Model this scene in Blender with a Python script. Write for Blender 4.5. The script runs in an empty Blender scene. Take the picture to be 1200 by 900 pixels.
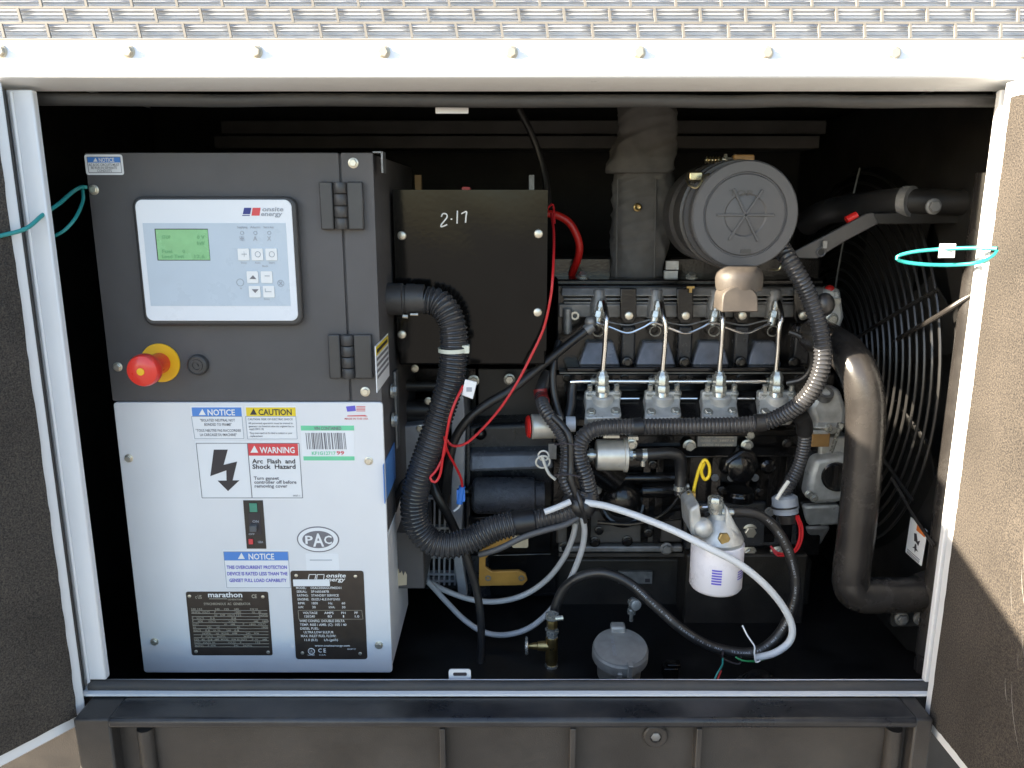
import bpy, math, random
from mathutils import Vector, Matrix
random.seed(7)
sc = bpy.context.scene
# ------------------------------------------------------------------ camera, world, sun, exposure
F_PX = 933.0
PITCH = math.radians(12.8)
CZ = 1.08                                   # camera height above the ground
cam = bpy.data.cameras.new('camera'); cam.sensor_width = 36; cam.lens = F_PX * 36 / 1200
cam.clip_start = 0.01; cam.clip_end = 3000
cam_o = bpy.data.objects.new('camera', cam); sc.collection.objects.link(cam_o)
cam_o.location = (0, 0, CZ); cam_o.rotation_euler = (math.pi / 2 - PITCH, 0, 0)
sc.camera = cam_o
SUN_D = Vector((3.7, 1.0, -1.45)).normalized()
w = bpy.data.worlds.new('World'); sc.world = w; w.use_nodes = True
sky = w.node_tree.nodes.new('ShaderNodeTexSky'); sky.sky_type = 'NISHITA'; sky.sun_disc = False
sky.sun_elevation = math.asin(-SUN_D.z); sky.sun_rotation = math.atan2(-SUN_D.x, -SUN_D.y)
bg = w.node_tree.nodes['Background']; bg.inputs['Strength'].default_value = 0.085
w.node_tree.links.new(sky.outputs[0], bg.inputs['Color'])
sun = bpy.data.lights.new('sun', 'SUN'); sun.energy = 4.6; sun.angle = math.radians(0.53); sun.color = (1, 0.88, 0.70)
sun_o = bpy.data.objects.new('sun', sun); sc.collection.objects.link(sun_o)
sun_o.location = (-3, -1, 4); sun_o.rotation_euler = SUN_D.to_track_quat('-Z', 'Y').to_euler()
sc.view_settings.view_transform = 'Standard'; sc.view_settings.look = 'None'
sc.view_settings.gamma = 1; sc.view_settings.use_curve_mapping = False
sc.view_settings.exposure = 2.75

# ------------------------------------------------------------------ measuring helpers (a pixel of the photo at a known distance -> a point)
CT, ST = math.cos(PITCH), math.sin(PITCH)
def P(px, py, Y):
    u = (px - 600) / F_PX; v = (450 - py) / F_PX
    ry = CT + v * ST; rz = -ST + v * CT
    return Vector((u * Y / ry, Y, rz * Y / ry + CZ))
def S(Y, py=450):
    return Y / (CT + (450 - py) / F_PX * ST) / F_PX
def Zg(py, Y): return P(600, py, Y).z
def Xg(px, py, Y): return P(px, py, Y).x

# ------------------------------------------------------------------ materials
MATS = {}
def M(name, col, rough=0.5, metal=0.0, var=0.12, vs=30, bump=0.0, bs=300, dust=0.0, dustcol=(0.16, 0.13, 0.1), rv=0.1, coat=0.0, spec=0.5):
    if name in MATS: return MATS[name]
    m = bpy.data.materials.new(name); m.use_nodes = True
    N, L = m.node_tree.nodes, m.node_tree.links
    b = N['Principled BSDF']; b.inputs['Metallic'].default_value = metal
    b.inputs['Specular IOR Level'].default_value = spec
    b.inputs['Coat Weight'].default_value = coat; b.inputs['Coat Roughness'].default_value = 0.08
    tc = N.new('ShaderNodeTexCoord')
    nz = N.new('ShaderNodeTexNoise'); nz.inputs['Scale'].default_value = vs; nz.inputs['Detail'].default_value = 6
    L.new(tc.outputs['Object'], nz.inputs['Vector'])
    mp = N.new('ShaderNodeMapRange'); mp.inputs[1].default_value = 0.3; mp.inputs[2].default_value = 0.7
    mp.inputs[3].default_value = 1 - var; mp.inputs[4].default_value = 1 + var
    L.new(nz.outputs['Fac'], mp.inputs[0])
    mx = N.new('ShaderNodeVectorMath'); mx.operation = 'SCALE'; mx.inputs[0].default_value = col
    L.new(mp.outputs[0], mx.inputs['Scale'])
    out = mx.outputs[0]
    n2 = N.new('ShaderNodeTexNoise'); n2.inputs['Scale'].default_value = vs * 0.37 + 3; n2.inputs['Detail'].default_value = 8
    n2.inputs['Roughness'].default_value = 0.7
    L.new(tc.outputs['Object'], n2.inputs['Vector'])
    rr = N.new('ShaderNodeMapRange'); rr.inputs[1].default_value = 0.3; rr.inputs[2].default_value = 0.7
    rr.inputs[3].default_value = max(0.03, rough - rv); rr.inputs[4].default_value = min(1, rough + rv)
    L.new(n2.outputs['Fac'], rr.inputs[0]); L.new(rr.outputs[0], b.inputs['Roughness'])
    if dust > 0:
        # dust settles on faces that look upward, in patches
        ge = N.new('ShaderNodeNewGeometry'); sx = N.new('ShaderNodeSeparateXYZ'); L.new(ge.outputs['Normal'], sx.inputs[0])
        up = N.new('ShaderNodeMapRange'); up.inputs[1].default_value = -0.3; up.inputs[2].default_value = 1.0
        up.inputs[3].default_value = 0.25; up.inputs[4].default_value = 1.0; L.new(sx.outputs['Z'], up.inputs[0])
        pt = N.new('ShaderNodeMapRange'); pt.inputs[1].default_value = 0.42; pt.inputs[2].default_value = 0.72
        pt.inputs[3].default_value = 0; pt.inputs[4].default_value = dust; L.new(n2.outputs['Fac'], pt.inputs[0])
        mu = N.new('ShaderNodeMath'); mu.operation = 'MULTIPLY'; L.new(up.outputs[0], mu.inputs[0]); L.new(pt.outputs[0], mu.inputs[1])
        mc = N.new('ShaderNodeMix'); mc.data_type = 'RGBA'; mc.inputs['B'].default_value = (*dustcol, 1)
        L.new(mu.outputs[0], mc.inputs['Factor']); L.new(out, mc.inputs['A']); out = mc.outputs['Result']
    L.new(out, b.inputs['Base Color'])
    if bump > 0:
        nb = N.new('ShaderNodeTexNoise'); nb.inputs['Scale'].default_value = bs; nb.inputs['Detail'].default_value = 3
        L.new(tc.outputs['Object'], nb.inputs['Vector'])
        bp = N.new('ShaderNodeBump'); bp.inputs['Strength'].default_value = bump; bp.inputs['Distance'].default_value = 0.002
        L.new(nb.outputs['Fac'], bp.inputs['Height']); L.new(bp.outputs[0], b.inputs['Normal'])
    MATS[name] = m; return m
M('white_paint', (0.66, 0.665, 0.675), 0.36, var=0.02, vs=12, bump=0.06, bs=900, dust=0.08, dustcol=(0.5, 0.47, 0.42))
M('panel_white', (0.73, 0.73, 0.735), 0.40, var=0.03, vs=7, bump=0.1, bs=1100)
M('powder_black', (0.078, 0.073, 0.073), 0.48, var=0.13, vs=9, bump=0.35, bs=1300, dust=0.15, dustcol=(0.16, 0.14, 0.125))
M('shroud_black', (0.010, 0.0095, 0.009), 0.45, var=0.2, bump=0.1, bs=500, dust=0.08)
M('grille_grey', (0.20, 0.185, 0.165), 0.4, var=0.1, vs=30)
M('grille_back', (0.45, 0.47, 0.51), 0.5, var=0.1, vs=30)
M('bolt_rail', (0.40, 0.36, 0.29), 0.4, 0.3, var=0.15, vs=200)
M('guard_wire', (0.018, 0.0175, 0.017), 0.34, var=0.15)
M('hinge_black', (0.045, 0.0435, 0.0435), 0.42, var=0.06, bump=0.15, bs=1200, dust=0.15)
M('gloss_black', (0.004, 0.0037, 0.0036), 0.10, var=0.2, bump=0.03, bs=140, rv=0.03, spec=0.25)
M('engine_black', (0.0045, 0.0046, 0.0052), 0.17, var=0.3, vs=50, bump=0.16, bs=260, dust=0.14, rv=0.09, dustcol=(0.10, 0.083, 0.065))
M('cast_black', (0.014, 0.0155, 0.0195), 0.24, var=0.25, vs=60, bump=0.4, bs=700, dust=0.12, rv=0.1, dustcol=(0.10, 0.085, 0.07))
M('interior_black', (0.014, 0.0135, 0.013), 0.75, var=0.3, vs=20, bump=0.2, bs=500)
M('interior_grey', (0.085, 0.08, 0.075), 0.7, var=0.15, vs=15, bump=0.1, bs=500)
M('tank_black', (0.006, 0.006, 0.0065), 0.4, var=0.3, vs=20, bump=0.05, bs=200, dust=0.05, rv=0.15, spec=0.25)
M('base_black', (0.032, 0.0285, 0.0265), 0.5, var=0.18, vs=14, bump=0.25, bs=500, dust=0.45, dustcol=(0.15, 0.125, 0.1), rv=0.12)
M('ledge_black', (0.017, 0.018, 0.021), 0.34, var=0.3, vs=14, bump=0.12, bs=400, dust=0.4, dustcol=(0.13, 0.115, 0.1), rv=0.14)
M('port_sky_sheen', (0.115, 0.124, 0.148), 0.24, 0.2, var=0.2, vs=60, bump=0.3, bs=700, dust=0.1, rv=0.08)  # black paint lightened to blue-grey: the sky's reflection is in the base colour
M('starter_paint', (0.05, 0.054, 0.064), 0.3, 0.1, var=0.3, vs=120, bump=0.7, bs=600, dust=0.1, rv=0.08)
M('pan_black', (0.016, 0.0135, 0.0115), 0.42, var=0.25, vs=30, bump=0.3, bs=400, dust=0.25)
M('rubber', (0.035, 0.034, 0.034), 0.6, var=0.12, vs=30, bump=0.15, bs=700, dust=0.25)
M('loom', (0.038, 0.0385, 0.0415), 0.20, var=0.2, vs=30, dust=0.22, dustcol=(0.17, 0.14, 0.11))
M('hose_black', (0.015, 0.015, 0.016), 0.36, var=0.15, vs=30, bump=0.15, bs=800, dust=0.18)
M('pipe_black', (0.021, 0.019, 0.018), 0.25, var=0.2, vs=20, bump=0.12, bs=700, dust=0.22, dustcol=(0.15, 0.135, 0.12))
M('plastic_grey', (0.072, 0.073, 0.077), 0.5, var=0.06, vs=20, bump=0.08, bs=900, dust=0.2, dustcol=(0.2, 0.18, 0.16))
M('rubber_tan', (0.050, 0.042, 0.036), 0.55, var=0.15, vs=30, bump=0.1, bs=600, dust=0.3, dustcol=(0.26, 0.22, 0.17))
M('zinc_matt', (0.52, 0.50, 0.45), 0.34, 0.45, var=0.12, vs=60, rv=0.1)
M('zinc', (0.46, 0.465, 0.43), 0.26, 0.7, var=0.18, vs=80, bump=0.1, bs=600, rv=0.12)
M('yellow_zinc', (0.55, 0.47, 0.29), 0.32, 1.0, var=0.25, vs=80, rv=0.12)
M('bolt_pale', (0.66, 0.62, 0.52), 0.38, 0.8, var=0.15, vs=200, rv=0.1)
M('steel_tube', (0.72, 0.72, 0.71), 0.22, 1.0, var=0.1, vs=60, rv=0.08)
M('cast_alu', (0.47, 0.48, 0.47), 0.34, 0.4, var=0.2, vs=60, bump=0.35, bs=800, dust=0.25, rv=0.1)
M('dark_alu', (0.20, 0.20, 0.198), 0.38, 0.45, var=0.25, vs=60, bump=0.35, bs=600, dust=0.2, rv=0.1)
M('cap_alu', (0.36, 0.355, 0.335), 0.55, 0.55, var=0.12, vs=60, bump=0.25, bs=700, dust=0.2)
M('brass', (0.45, 0.33, 0.14), 0.36, 1.0, var=0.25, vs=90, rv=0.12, dust=0.2)
M('adapter_grey', (0.30, 0.315, 0.34), 0.40, 0.3, var=0.12, vs=40, bump=0.15, bs=500)
M('amber_paint', (0.42, 0.22, 0.045), 0.4, var=0.15, vs=40, bump=0.1)
M('amber_dull', (0.30, 0.17, 0.06), 0.55, var=0.2, vs=40)
M('fabric_grey', (0.115, 0.112, 0.108), 0.9, var=0.1, vs=60, bump=0.6, bs=1800, dust=0.3)
M('red_wire', (0.55, 0.02, 0.025), 0.35, var=0.08)
M('tape_red', (0.16, 0.012, 0.012), 0.5, var=0.2)
M('red_cable', (0.5, 0.015, 0.012), 0.4, var=0.08)
M('teal_wire', (0.02, 0.24, 0.23), 0.35, var=0.08)
M('green_wire', (0.02, 0.25, 0.08), 0.4, var=0.08)
M('yellow_wire', (0.75, 0.52, 0.02), 0.35, var=0.06)
M('white_wire', (0.62, 0.6, 0.54), 0.4, var=0.08)
M('grey_cable', (0.42, 0.425, 0.43), 0.42, var=0.06, dust=0.15)
M('light_cable', (0.60, 0.62, 0.64), 0.4, var=0.05, dust=0.12)
M('blue_plastic', (0.03, 0.16, 0.55), 0.4, var=0.05)
M('tie_white', (0.6, 0.62, 0.52), 0.4, var=0.05)
M('filter_white', (0.72, 0.70, 0.74), 0.3, var=0.03)
M('estop_red', (0.72, 0.035, 0.02), 0.3, var=0.05, coat=0.3)
M('estop_yellow', (0.80, 0.44, 0.01), 0.42, var=0.05)
M('sticker_white', (0.78, 0.79, 0.80), 0.35, var=0.01)
M('sticker_blue', (0.08, 0.24, 0.62), 0.35, var=0.03)
M('sticker_yellow', (0.80, 0.60, 0.03), 0.35, var=0.03)
M('sticker_red', (0.66, 0.06, 0.07), 0.35, var=0.03)
M('sticker_green', (0.16, 0.60, 0.34), 0.35, var=0.05)
M('sticker_orange', (0.62, 0.16, 0.03), 0.4, var=0.03)
M('ink', (0.035, 0.03, 0.035), 0.5, var=0.05)
M('ink_grey', (0.17, 0.165, 0.18), 0.5, var=0.05)
M('ink_light', (0.34, 0.36, 0.40), 0.5, var=0.05)
M('ink_white', (0.8, 0.8, 0.78), 0.5, var=0.03)
M('ink_dim', (0.42, 0.38, 0.30), 0.5, var=0.1)
M('ink_red', (0.62, 0.10, 0.10), 0.5, var=0.05)
M('ink_navy', (0.03, 0.04, 0.22), 0.5, var=0.05)
M('ink_violet', (0.12, 0.10, 0.52), 0.5, var=0.05)
M('plate_brown', (0.052, 0.040, 0.032), 0.4, 0.2, var=0.1, vs=60)
M('face_white', (0.75, 0.77, 0.80), 0.3, var=0.01, spec=0.4)
M('face_blue', (0.50, 0.57, 0.64), 0.3, var=0.02, spec=0.4)
M('lcd_green', (0.23, 0.52, 0.24), 0.25, var=0.06, vs=60)
M('lcd_ink', (0.13, 0.36, 0.15), 0.4, var=0.05)
M('key_white', (0.78, 0.78, 0.77), 0.4, var=0.02)
M('breaker_dark', (0.03, 0.026, 0.024), 0.4, var=0.1)
M('breaker_green', (0.06, 0.26, 0.18), 0.4, var=0.1)
M('paper_tan', (0.55, 0.46, 0.32), 0.8, var=0.1)
M('connector_grey', (0.25, 0.27, 0.30), 0.4, var=0.08)
def foam_mat(name, scratch):
    m = bpy.data.materials.new(name); m.use_nodes = True
    N, L = m.node_tree.nodes, m.node_tree.links; b = N['Principled BSDF']; b.inputs['Roughness'].default_value = 0.85
    b.inputs['Specular IOR Level'].default_value = 0.25
    tc = N.new('ShaderNodeTexCoord')
    v = N.new('ShaderNodeTexNoise'); v.inputs['Scale'].default_value = 520; v.inputs['Detail'].default_value = 3; L.new(tc.outputs['Object'], v.inputs['Vector'])
    n = N.new('ShaderNodeTexNoise'); n.inputs['Scale'].default_value = 9; n.inputs['Detail'].default_value = 7; L.new(tc.outputs['Object'], n.inputs['Vector'])
    r = N.new('ShaderNodeValToRGB'); r.color_ramp.elements[0].position = 0.32; r.color_ramp.elements[0].color = (0.022, 0.0195, 0.0185, 1)
    r.color_ramp.elements[1].position = 0.72; r.color_ramp.elements[1].color = (0.095, 0.080, 0.065, 1); L.new(v.outputs['Fac'], r.inputs[0])
    mr = N.new('ShaderNodeMapRange'); mr.inputs[1].default_value = 0.3; mr.inputs[2].default_value = 0.7; mr.inputs[3].default_value = 0.8; mr.inputs[4].default_value = 1.15
    L.new(n.outputs['Fac'], mr.inputs[0])
    s = N.new('ShaderNodeVectorMath'); s.operation = 'SCALE'; L.new(r.outputs[0], s.inputs[0]); L.new(mr.outputs[0], s.inputs['Scale'])
    out = s.outputs[0]
    L.new(out, b.inputs['Base Color'])
    bp = N.new('ShaderNodeBump'); bp.inputs['Strength'].default_value = 0.8; bp.inputs['Distance'].default_value = 0.002
    L.new(v.outputs['Fac'], bp.inputs['Height']); L.new(bp.outputs[0], b.inputs['Normal'])
    MATS[name] = m
foam_mat('foam', False)
M('foam_scratch', (0.26, 0.245, 0.23), 0.9, var=0.3, vs=200)
M('concrete', (0.15, 0.135, 0.118), 0.9, var=0.15, vs=3, bump=0.4, bs=60)

# ------------------------------------------------------------------ mesh building
ORG = {}
COL = sc.collection
class B:
    def __init__(s): s.v = []; s.f = []; s.mi = []
    def add(s, vs, fs):
        o = len(s.v); s.v += [Vector(p) for p in vs]; s.f += [tuple(i + o for i in f) for f in fs]; return s
    def box(s, x0, x1, y0, y1, z0, z1):
        return s.add([(x, y, z) for x in (x0, x1) for y in (y0, y1) for z in (z0, z1)],
            [(0, 1, 3, 2), (4, 6, 7, 5), (0, 4, 5, 1), (2, 3, 7, 6), (0, 2, 6, 4), (1, 5, 7, 3)])
    def obox(s, o, a, b, c):
        o, a, b, c = map(Vector, (o, a, b, c))
        return s.add([o + a * i + b * j + c * k for i in (0, 1) for j in (0, 1) for k in (0, 1)],
            [(0, 1, 3, 2), (4, 6, 7, 5), (0, 4, 5, 1), (2, 3, 7, 6), (0, 2, 6, 4), (1, 5, 7, 3)])
    def prism(s, poly, y0, y1):            # poly of (x, z), from y0 back to y1
        n = len(poly)
        vs = [(x, y0, z) for x, z in poly] + [(x, y1, z) for x, z in poly]
        fs = [tuple(range(n)), tuple(range(2 * n - 1, n - 1, -1))] + [(i, i + n, (i + 1) % n + n, (i + 1) % n) for i in range(n)]
        return s.add(vs, fs)
    def ppx(s, poly, y0, y1):
        pts = [P(x, y, y0) for x, y in poly]
        return s.prism([(p.x, p.z) for p in pts], y0, y1)
    def exx(s, prof, x0, x1):              # profile of (y, z) swept along x
        n = len(prof)
        vs = [(x0, y, z) for y, z in prof] + [(x1, y, z) for y, z in prof]
        fs = [tuple(range(n)), tuple(range(2 * n - 1, n - 1, -1))] + [(i, i + n, (i + 1) % n + n, (i + 1) % n) for i in range(n)]
        return s.add(vs, fs)
    def rpx(s, x0, y0, x1, y1, Y0, Y1, r=0.0, n=5):
        a = P(x0, y0, Y0); b = P(x1, y1, Y0)
        return s.rrect(a.x, b.z, b.x, a.z, Y0, Y1, r, n)
    def rrect(s, x0, z0, x1, z1, Y0, Y1, r=0.0, n=5):
        if r <= 0: return s.box(x0, x1, Y0, Y1, z0, z1)
        poly = []
        for cx, cz, a0 in ((x1 - r, z1 - r, 0), (x0 + r, z1 - r, 90), (x0 + r, z0 + r, 180), (x1 - r, z0 + r, 270)):
            for i in range(n + 1):
                a = math.radians(a0 + 90 * i / n); poly.append((cx + r * math.cos(a), cz + r * math.sin(a)))
        return s.prism(poly, Y0, Y1)
    def lathe(s, c, axis, prof, n=28, cap=True, sq=1.0):
        c = Vector(c); ax = Vector(axis).normalized()
        u = ax.orthogonal().normalized() if abs(ax.z) > 0.9 else ax.cross(Vector((0, 0, 1))).normalized()
        w_ = ax.cross(u)
        vs = []; fs = []
        for t, r in prof:
            for i in range(n):
                a = 2 * math.pi * i / n; vs.append(c + ax * t + u * (r * math.cos(a)) + w_ * (r * sq * math.sin(a)))
        for k in range(len(prof) - 1):
            for i in range(n):
                j = (i + 1) % n; fs.append((k * n + i, k * n + j, k * n + n + j, k * n + n + i))
        if cap: fs.append(tuple(range(n - 1, -1, -1))); fs.append(tuple(range((len(prof) - 1) * n, len(prof) * n)))
        return s.add(vs, fs)
    def cyl(s, a, b, r, n=20, r2=None):
        a = Vector(a); b = Vector(b); d = (b - a)
        return s.lathe(a, d, [(0, r), (d.length, r if r2 is None else r2)], n)
    def tube(s, pts, r, n=12, step=0.004, corr=0.0, depth=0.15, cap=True, jit=0.0):
        pts = spline(pts, step) if not corr else resample(spline(pts, corr / 3), corr / 4)
        m = len(pts)
        T = [(pts[min(i + 1, m - 1)] - pts[max(i - 1, 0)]).normalized() for i in range(m)]
        u = T[0].orthogonal().normalized(); vs = []; fs = []
        for i in range(m):
            u = (u - T[i] * u.dot(T[i])).normalized(); w_ = T[i].cross(u)
            rr = r
            if corr: rr = r * (1 - depth * (0, 0.15, 1, 0.85)[i % 4])
            if jit: rr *= 1 + jit * math.sin(i * 1.7) * math.sin(i * 0.61)
            for k in range(n):
                a = 2 * math.pi * k / n; vs.append(pts[i] + u * (rr * math.cos(a)) + w_ * (rr * math.sin(a)))
        for i in range(m - 1):
            for k in range(n):
                j = (k + 1) % n; fs.append((i * n + k, i * n + j, i * n + n + j, i * n + n + k))
        if cap: fs.append(tuple(range(n - 1, -1, -1))); fs.append(tuple(range((m - 1) * n, m * n)))
        return s.add(vs, fs)
    def sphere(s, c, r, n=20, sz=1.0, sy=1.0):
        c = Vector(c); k = n // 2; vs = []; fs = []
        for i in range(k + 1):
            t = math.pi * i / k
            for j in range(n):
                a = 2 * math.pi * j / n
                vs.append(c + Vector((r * math.sin(t) * math.cos(a), sy * r * math.sin(t) * math.sin(a), sz * r * math.cos(t))))
        for i in range(k):
            for j in range(n): fs.append((i * n + j, i * n + n + j, i * n + n + (j + 1) % n, i * n + (j + 1) % n))
        return s.add(vs, fs)
    def torus(s, c, axis, R, r, n=48, k=8):
        c = Vector(c); ax = Vector(axis).normalized(); u = ax.orthogonal().normalized(); w_ = ax.cross(u); vs = []; fs = []
        for i in range(n):
            a = 2 * math.pi * i / n; d = u * math.cos(a) + w_ * math.sin(a)
            for j in range(k):
                b = 2 * math.pi * j / k; vs.append(c + d * (R + r * math.cos(b)) + ax * (r * math.sin(b)))
        for i in range(n):
            for j in range(k): fs.append((i * k + j, ((i + 1) % n) * k + j, ((i + 1) % n) * k + (j + 1) % k, i * k + (j + 1) % k))
        return s.add(vs, fs)
    def text(s, body, px, py, h, width, Y, align='L', shear=0.0, vert=None):
        """flat lettering on the plane y=Y: px,py = left (or centre) end of the baseline; h, width in photo pixels"""
        me = text_mesh(body, 0.022 if h >= 4 else 0.01)
        xs = [v[0] for v in me[0]]; x0, x1 = min(xs), max(xs)
        k = S(Y, py); sy = h * k / 0.70; sx = width * k / (x1 - x0)
        p = P(px, py, Y)
        off = -x0 if align == 'L' else -(x0 + x1) / 2
        vs = [Vector((p.x + (v[0] + off) * sx + shear * v[1] * sy, Y, p.z + v[1] * sy)) for v in me[0]]
        return s.add(vs, me[1])
    def build(s, name, mat, parent=None, origin=None, bevel=0.0, smooth=35, kind=None, label=None, cat=None, group=None, segs=2):
        o0 = ORG[parent.name] if parent else Vector(origin if origin is not None else s.base())
        me = bpy.data.meshes.new(name)
        me.from_pydata([v - o0 for v in s.v], [], s.f); me.update()
        import bmesh
        bm = bmesh.new(); bm.from_mesh(me); bmesh.ops.recalc_face_normals(bm, faces=bm.faces); bm.to_mesh(me); bm.free()
        me.materials.append(MATS[mat])
        if smooth: me.polygons.foreach_set('use_smooth', [True] * len(me.polygons)); me.set_sharp_from_angle(angle=math.radians(smooth))
        o = bpy.data.objects.new(name, me); COL.objects.link(o)
        if parent: o.parent = parent
        else: o.location = o0
        ORG[o.name] = o0
        if bevel:
            md = o.modifiers.new('bevel', 'BEVEL'); md.width = bevel; md.segments = segs; md.limit_method = 'ANGLE'; md.angle_limit = math.radians(40)
        if kind: o['kind'] = kind
        if label: o['label'] = label
        if cat: o['category'] = cat
        if group: o['group'] = group
        return o
    def base(s):
        n = len(s.v); c = sum(s.v, Vector()) / n; return Vector((c.x, c.y, min(v.z for v in s.v)))
def spline(pts, step):
    pts = [Vector(p) for p in pts]
    if len(pts) == 2:
        n = max(2, int((pts[1] - pts[0]).length / step)); return [pts[0].lerp(pts[1], i / n) for i in range(n + 1)]
    q = [pts[0] * 2 - pts[1]] + pts + [pts[-1] * 2 - pts[-2]]; out = []
    for i in range(1, len(q) - 2):
        a, b, c, d = q[i - 1], q[i], q[i + 1], q[i + 2]
        n = max(2, int((c - b).length / step))
        for k in range(n):
            t = k / n
            out.append(0.5 * ((2 * b) + (c - a) * t + (2 * a - 5 * b + 4 * c - d) * t * t + (3 * b - a - 3 * c + d) * t ** 3))
    out.append(pts[-1]); return out
def resample(pts, step):
    out = [pts[0]]; acc = 0.0
    for a, b in zip(pts, pts[1:]):
        L_ = (b - a).length
        if L_ < 1e-9: continue
        t = step - acc
        while t <= L_: out.append(a.lerp(b, t / L_)); t += step
        acc = L_ - (t - step)
    return out
TXT = {}
def text_mesh(body, bold=0.0):
    key_ = (body, bold)
    if key_ in TXT: return TXT[key_]
    c = bpy.data.curves.new('lettering_curve', 'FONT'); c.body = body; c.resolution_u = 2; c.offset = bold
    o = bpy.data.objects.new('lettering_curve', c); m = o.to_mesh()
    r = ([tuple(v.co) for v in m.vertices], [tuple(p.vertices) for p in m.polygons])
    o.to_mesh_clear(); bpy.data.objects.remove(o); bpy.data.curves.remove(c); TXT[key_] = r; return r
def px(*pts): return [P(*p) for p in pts]
def thing(name, label, cat, loc, group=None):
    o = bpy.data.objects.new(name, None); COL.objects.link(o); o.location = loc; o.empty_display_size = 0.05
    o['label'] = label; o['category'] = cat
    if group: o['group'] = group
    ORG[o.name] = Vector(loc); return o
SH = {}
def shared(key, fn, mat):
    if key not in SH:
        b = B(); fn(b); me = bpy.data.meshes.new(key); me.from_pydata(b.v, [], b.f); me.update()
        import bmesh
        bm = bmesh.new(); bm.from_mesh(me); bmesh.ops.recalc_face_normals(bm, faces=bm.faces); bm.to_mesh(me); bm.free()
        me.materials.append(MATS[mat]); me.polygons.foreach_set('use_smooth', [True] * len(me.polygons)); me.set_sharp_from_angle(angle=math.radians(32))
        SH[key] = me
    return SH[key]
def inst(name, me, parent, loc, scale=1.0, rot=None):
    o = bpy.data.objects.new(name, me); COL.objects.link(o); o.parent = parent; o.location = Vector(loc) - ORG[parent.name]
    o.scale = (scale,) * 3 if not isinstance(scale, tuple) else scale
    if rot: o.rotation_euler = rot
    ORG[o.name] = Vector(loc); return o
def bolt_mesh(mat):
    def fn(b):
        b.lathe((0, 0, 0), (0, -1, 0), [(-0.3, 1.35), (0.12, 1.35), (0.16, 1.28)], 20)
        b.lathe((0, 0, 0), (0, -1, 0), [(0.0, 1.0), (0.72, 1.0), (0.82, 0.86)], 6)
    return shared('bolt_' + mat, fn, mat)
def screw_mesh(mat):
    def fn(b): b.lathe((0, 0, 0), (0, -1, 0), [(-0.2, 1.0), (0.1, 1.0), (0.32, 0.85), (0.45, 0.5), (0.48, 0.0)], 16, cap=False)
    return shared('screw_' + mat, fn, mat)
def bolt(parent, p, r, mat='zinc', name='bolt', axis=None, kind='bolt'):
    me = bolt_mesh(mat) if kind == 'bolt' else screw_mesh(mat)
    rot = None
    if axis is not None: rot = Vector((0, -1, 0)).rotation_difference(Vector(axis).normalized()).to_euler()
    else: rot = (0, random.uniform(0, 1), 0)
    return inst(name, me, parent, p, r, rot)
# ================================================================== the setting: ground
g = B(); g.box(-40, 40, -40, 40, -0.3, 0.0)
g.build('ground', 'concrete', None, origin=(0, 0, 0), kind='structure', smooth=0)

# ================================================================== base tank
XL, XR = -0.86, 0.86
ZL = Zg(816, 0.985)                        # top of the black ledge
base = thing('skid_base', 'black steel tank base with ribbed front below the open white enclosure', 'base', (0, 1.3, 0))
b = B(); b.exx([(0.985, ZL - 0.002), (0.985, ZL - 0.02), (0.945, ZL - 0.02), (0.934, ZL - 0.012), (0.934, ZL - 0.004), (0.938, ZL)], Xg(129, 850, 0.94) + 0.001, Xg(1071, 860, 0.94) - 0.001)
b.build('ledge', 'ledge_black', base, bevel=0.002)
b = B(); b.box(-0.588, 0.563, 0.962, 1.018, 0.0, ZL - 0.021); b.build('front_panel', 'base_black', base, bevel=0.003)
b = B(); b.box(XL, -0.590, 0.998, 1.028, 0.0, ZL - 0.004); b.build('side_member', 'base_black', base, bevel=0.003)
b = B(); b.box(0.566, XR, 0.998, 1.028, 0.0, ZL - 0.004); b.build('side_member', 'base_black', base, bevel=0.003)
for x in (519, 671, 818): 
    c = Xg(x, 870, 0.95); bb = B(); bb.box(c - 0.004, c + 0.004, 0.944, 0.966, 0.02, ZL - 0.022); bb.build('rib', 'base_black', base, bevel=0.0015)
xa = Xg(129, 850, 0.94); b = B(); b.box(-0.588, xa, 0.940, 0.996, 0.02, ZL - 0.004); b.build('end_post', 'base_black', base, bevel=0.003)
xb = Xg(1071, 860, 0.94); b = B(); b.box(xb, 0.565, 0.940, 0.996, 0.02, ZL - 0.004); b.build('end_post', 'base_black', base, bevel=0.003)
for x in (172, 1046):
    c = P(x, 880, 0.955); b = B(); b.cyl((c.x, 0.958, 0.02), (c.x, 0.958, ZL - 0.03), 0.011); b.build('upright_bead', 'base_black', base)
c = P(768, 862, 0.96); b = B(); b.lathe(c, (0, -1, 0), [(-0.004, 0.017), (0.002, 0.017), (0.004, 0.015), (0.004, 0.008)], 24, cap=False); b.build('plug_ring', 'base_black', base)
b = B(); b.lathe(c, (0, -1, 0), [(0.0, 0.007), (0.004, 0.007), (0.005, 0.005)], 6); b.build('plug', 'dark_alu', base)
ZF = Zg(797, 1.15)                         # top of the tank inside the enclosure
b = B(); b.box(XL + 0.001, XR - 0.001, 1.03, 1.949, 0.02, ZF); b.build('tank_top', 'tank_black', base, bevel=0.004)

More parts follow.
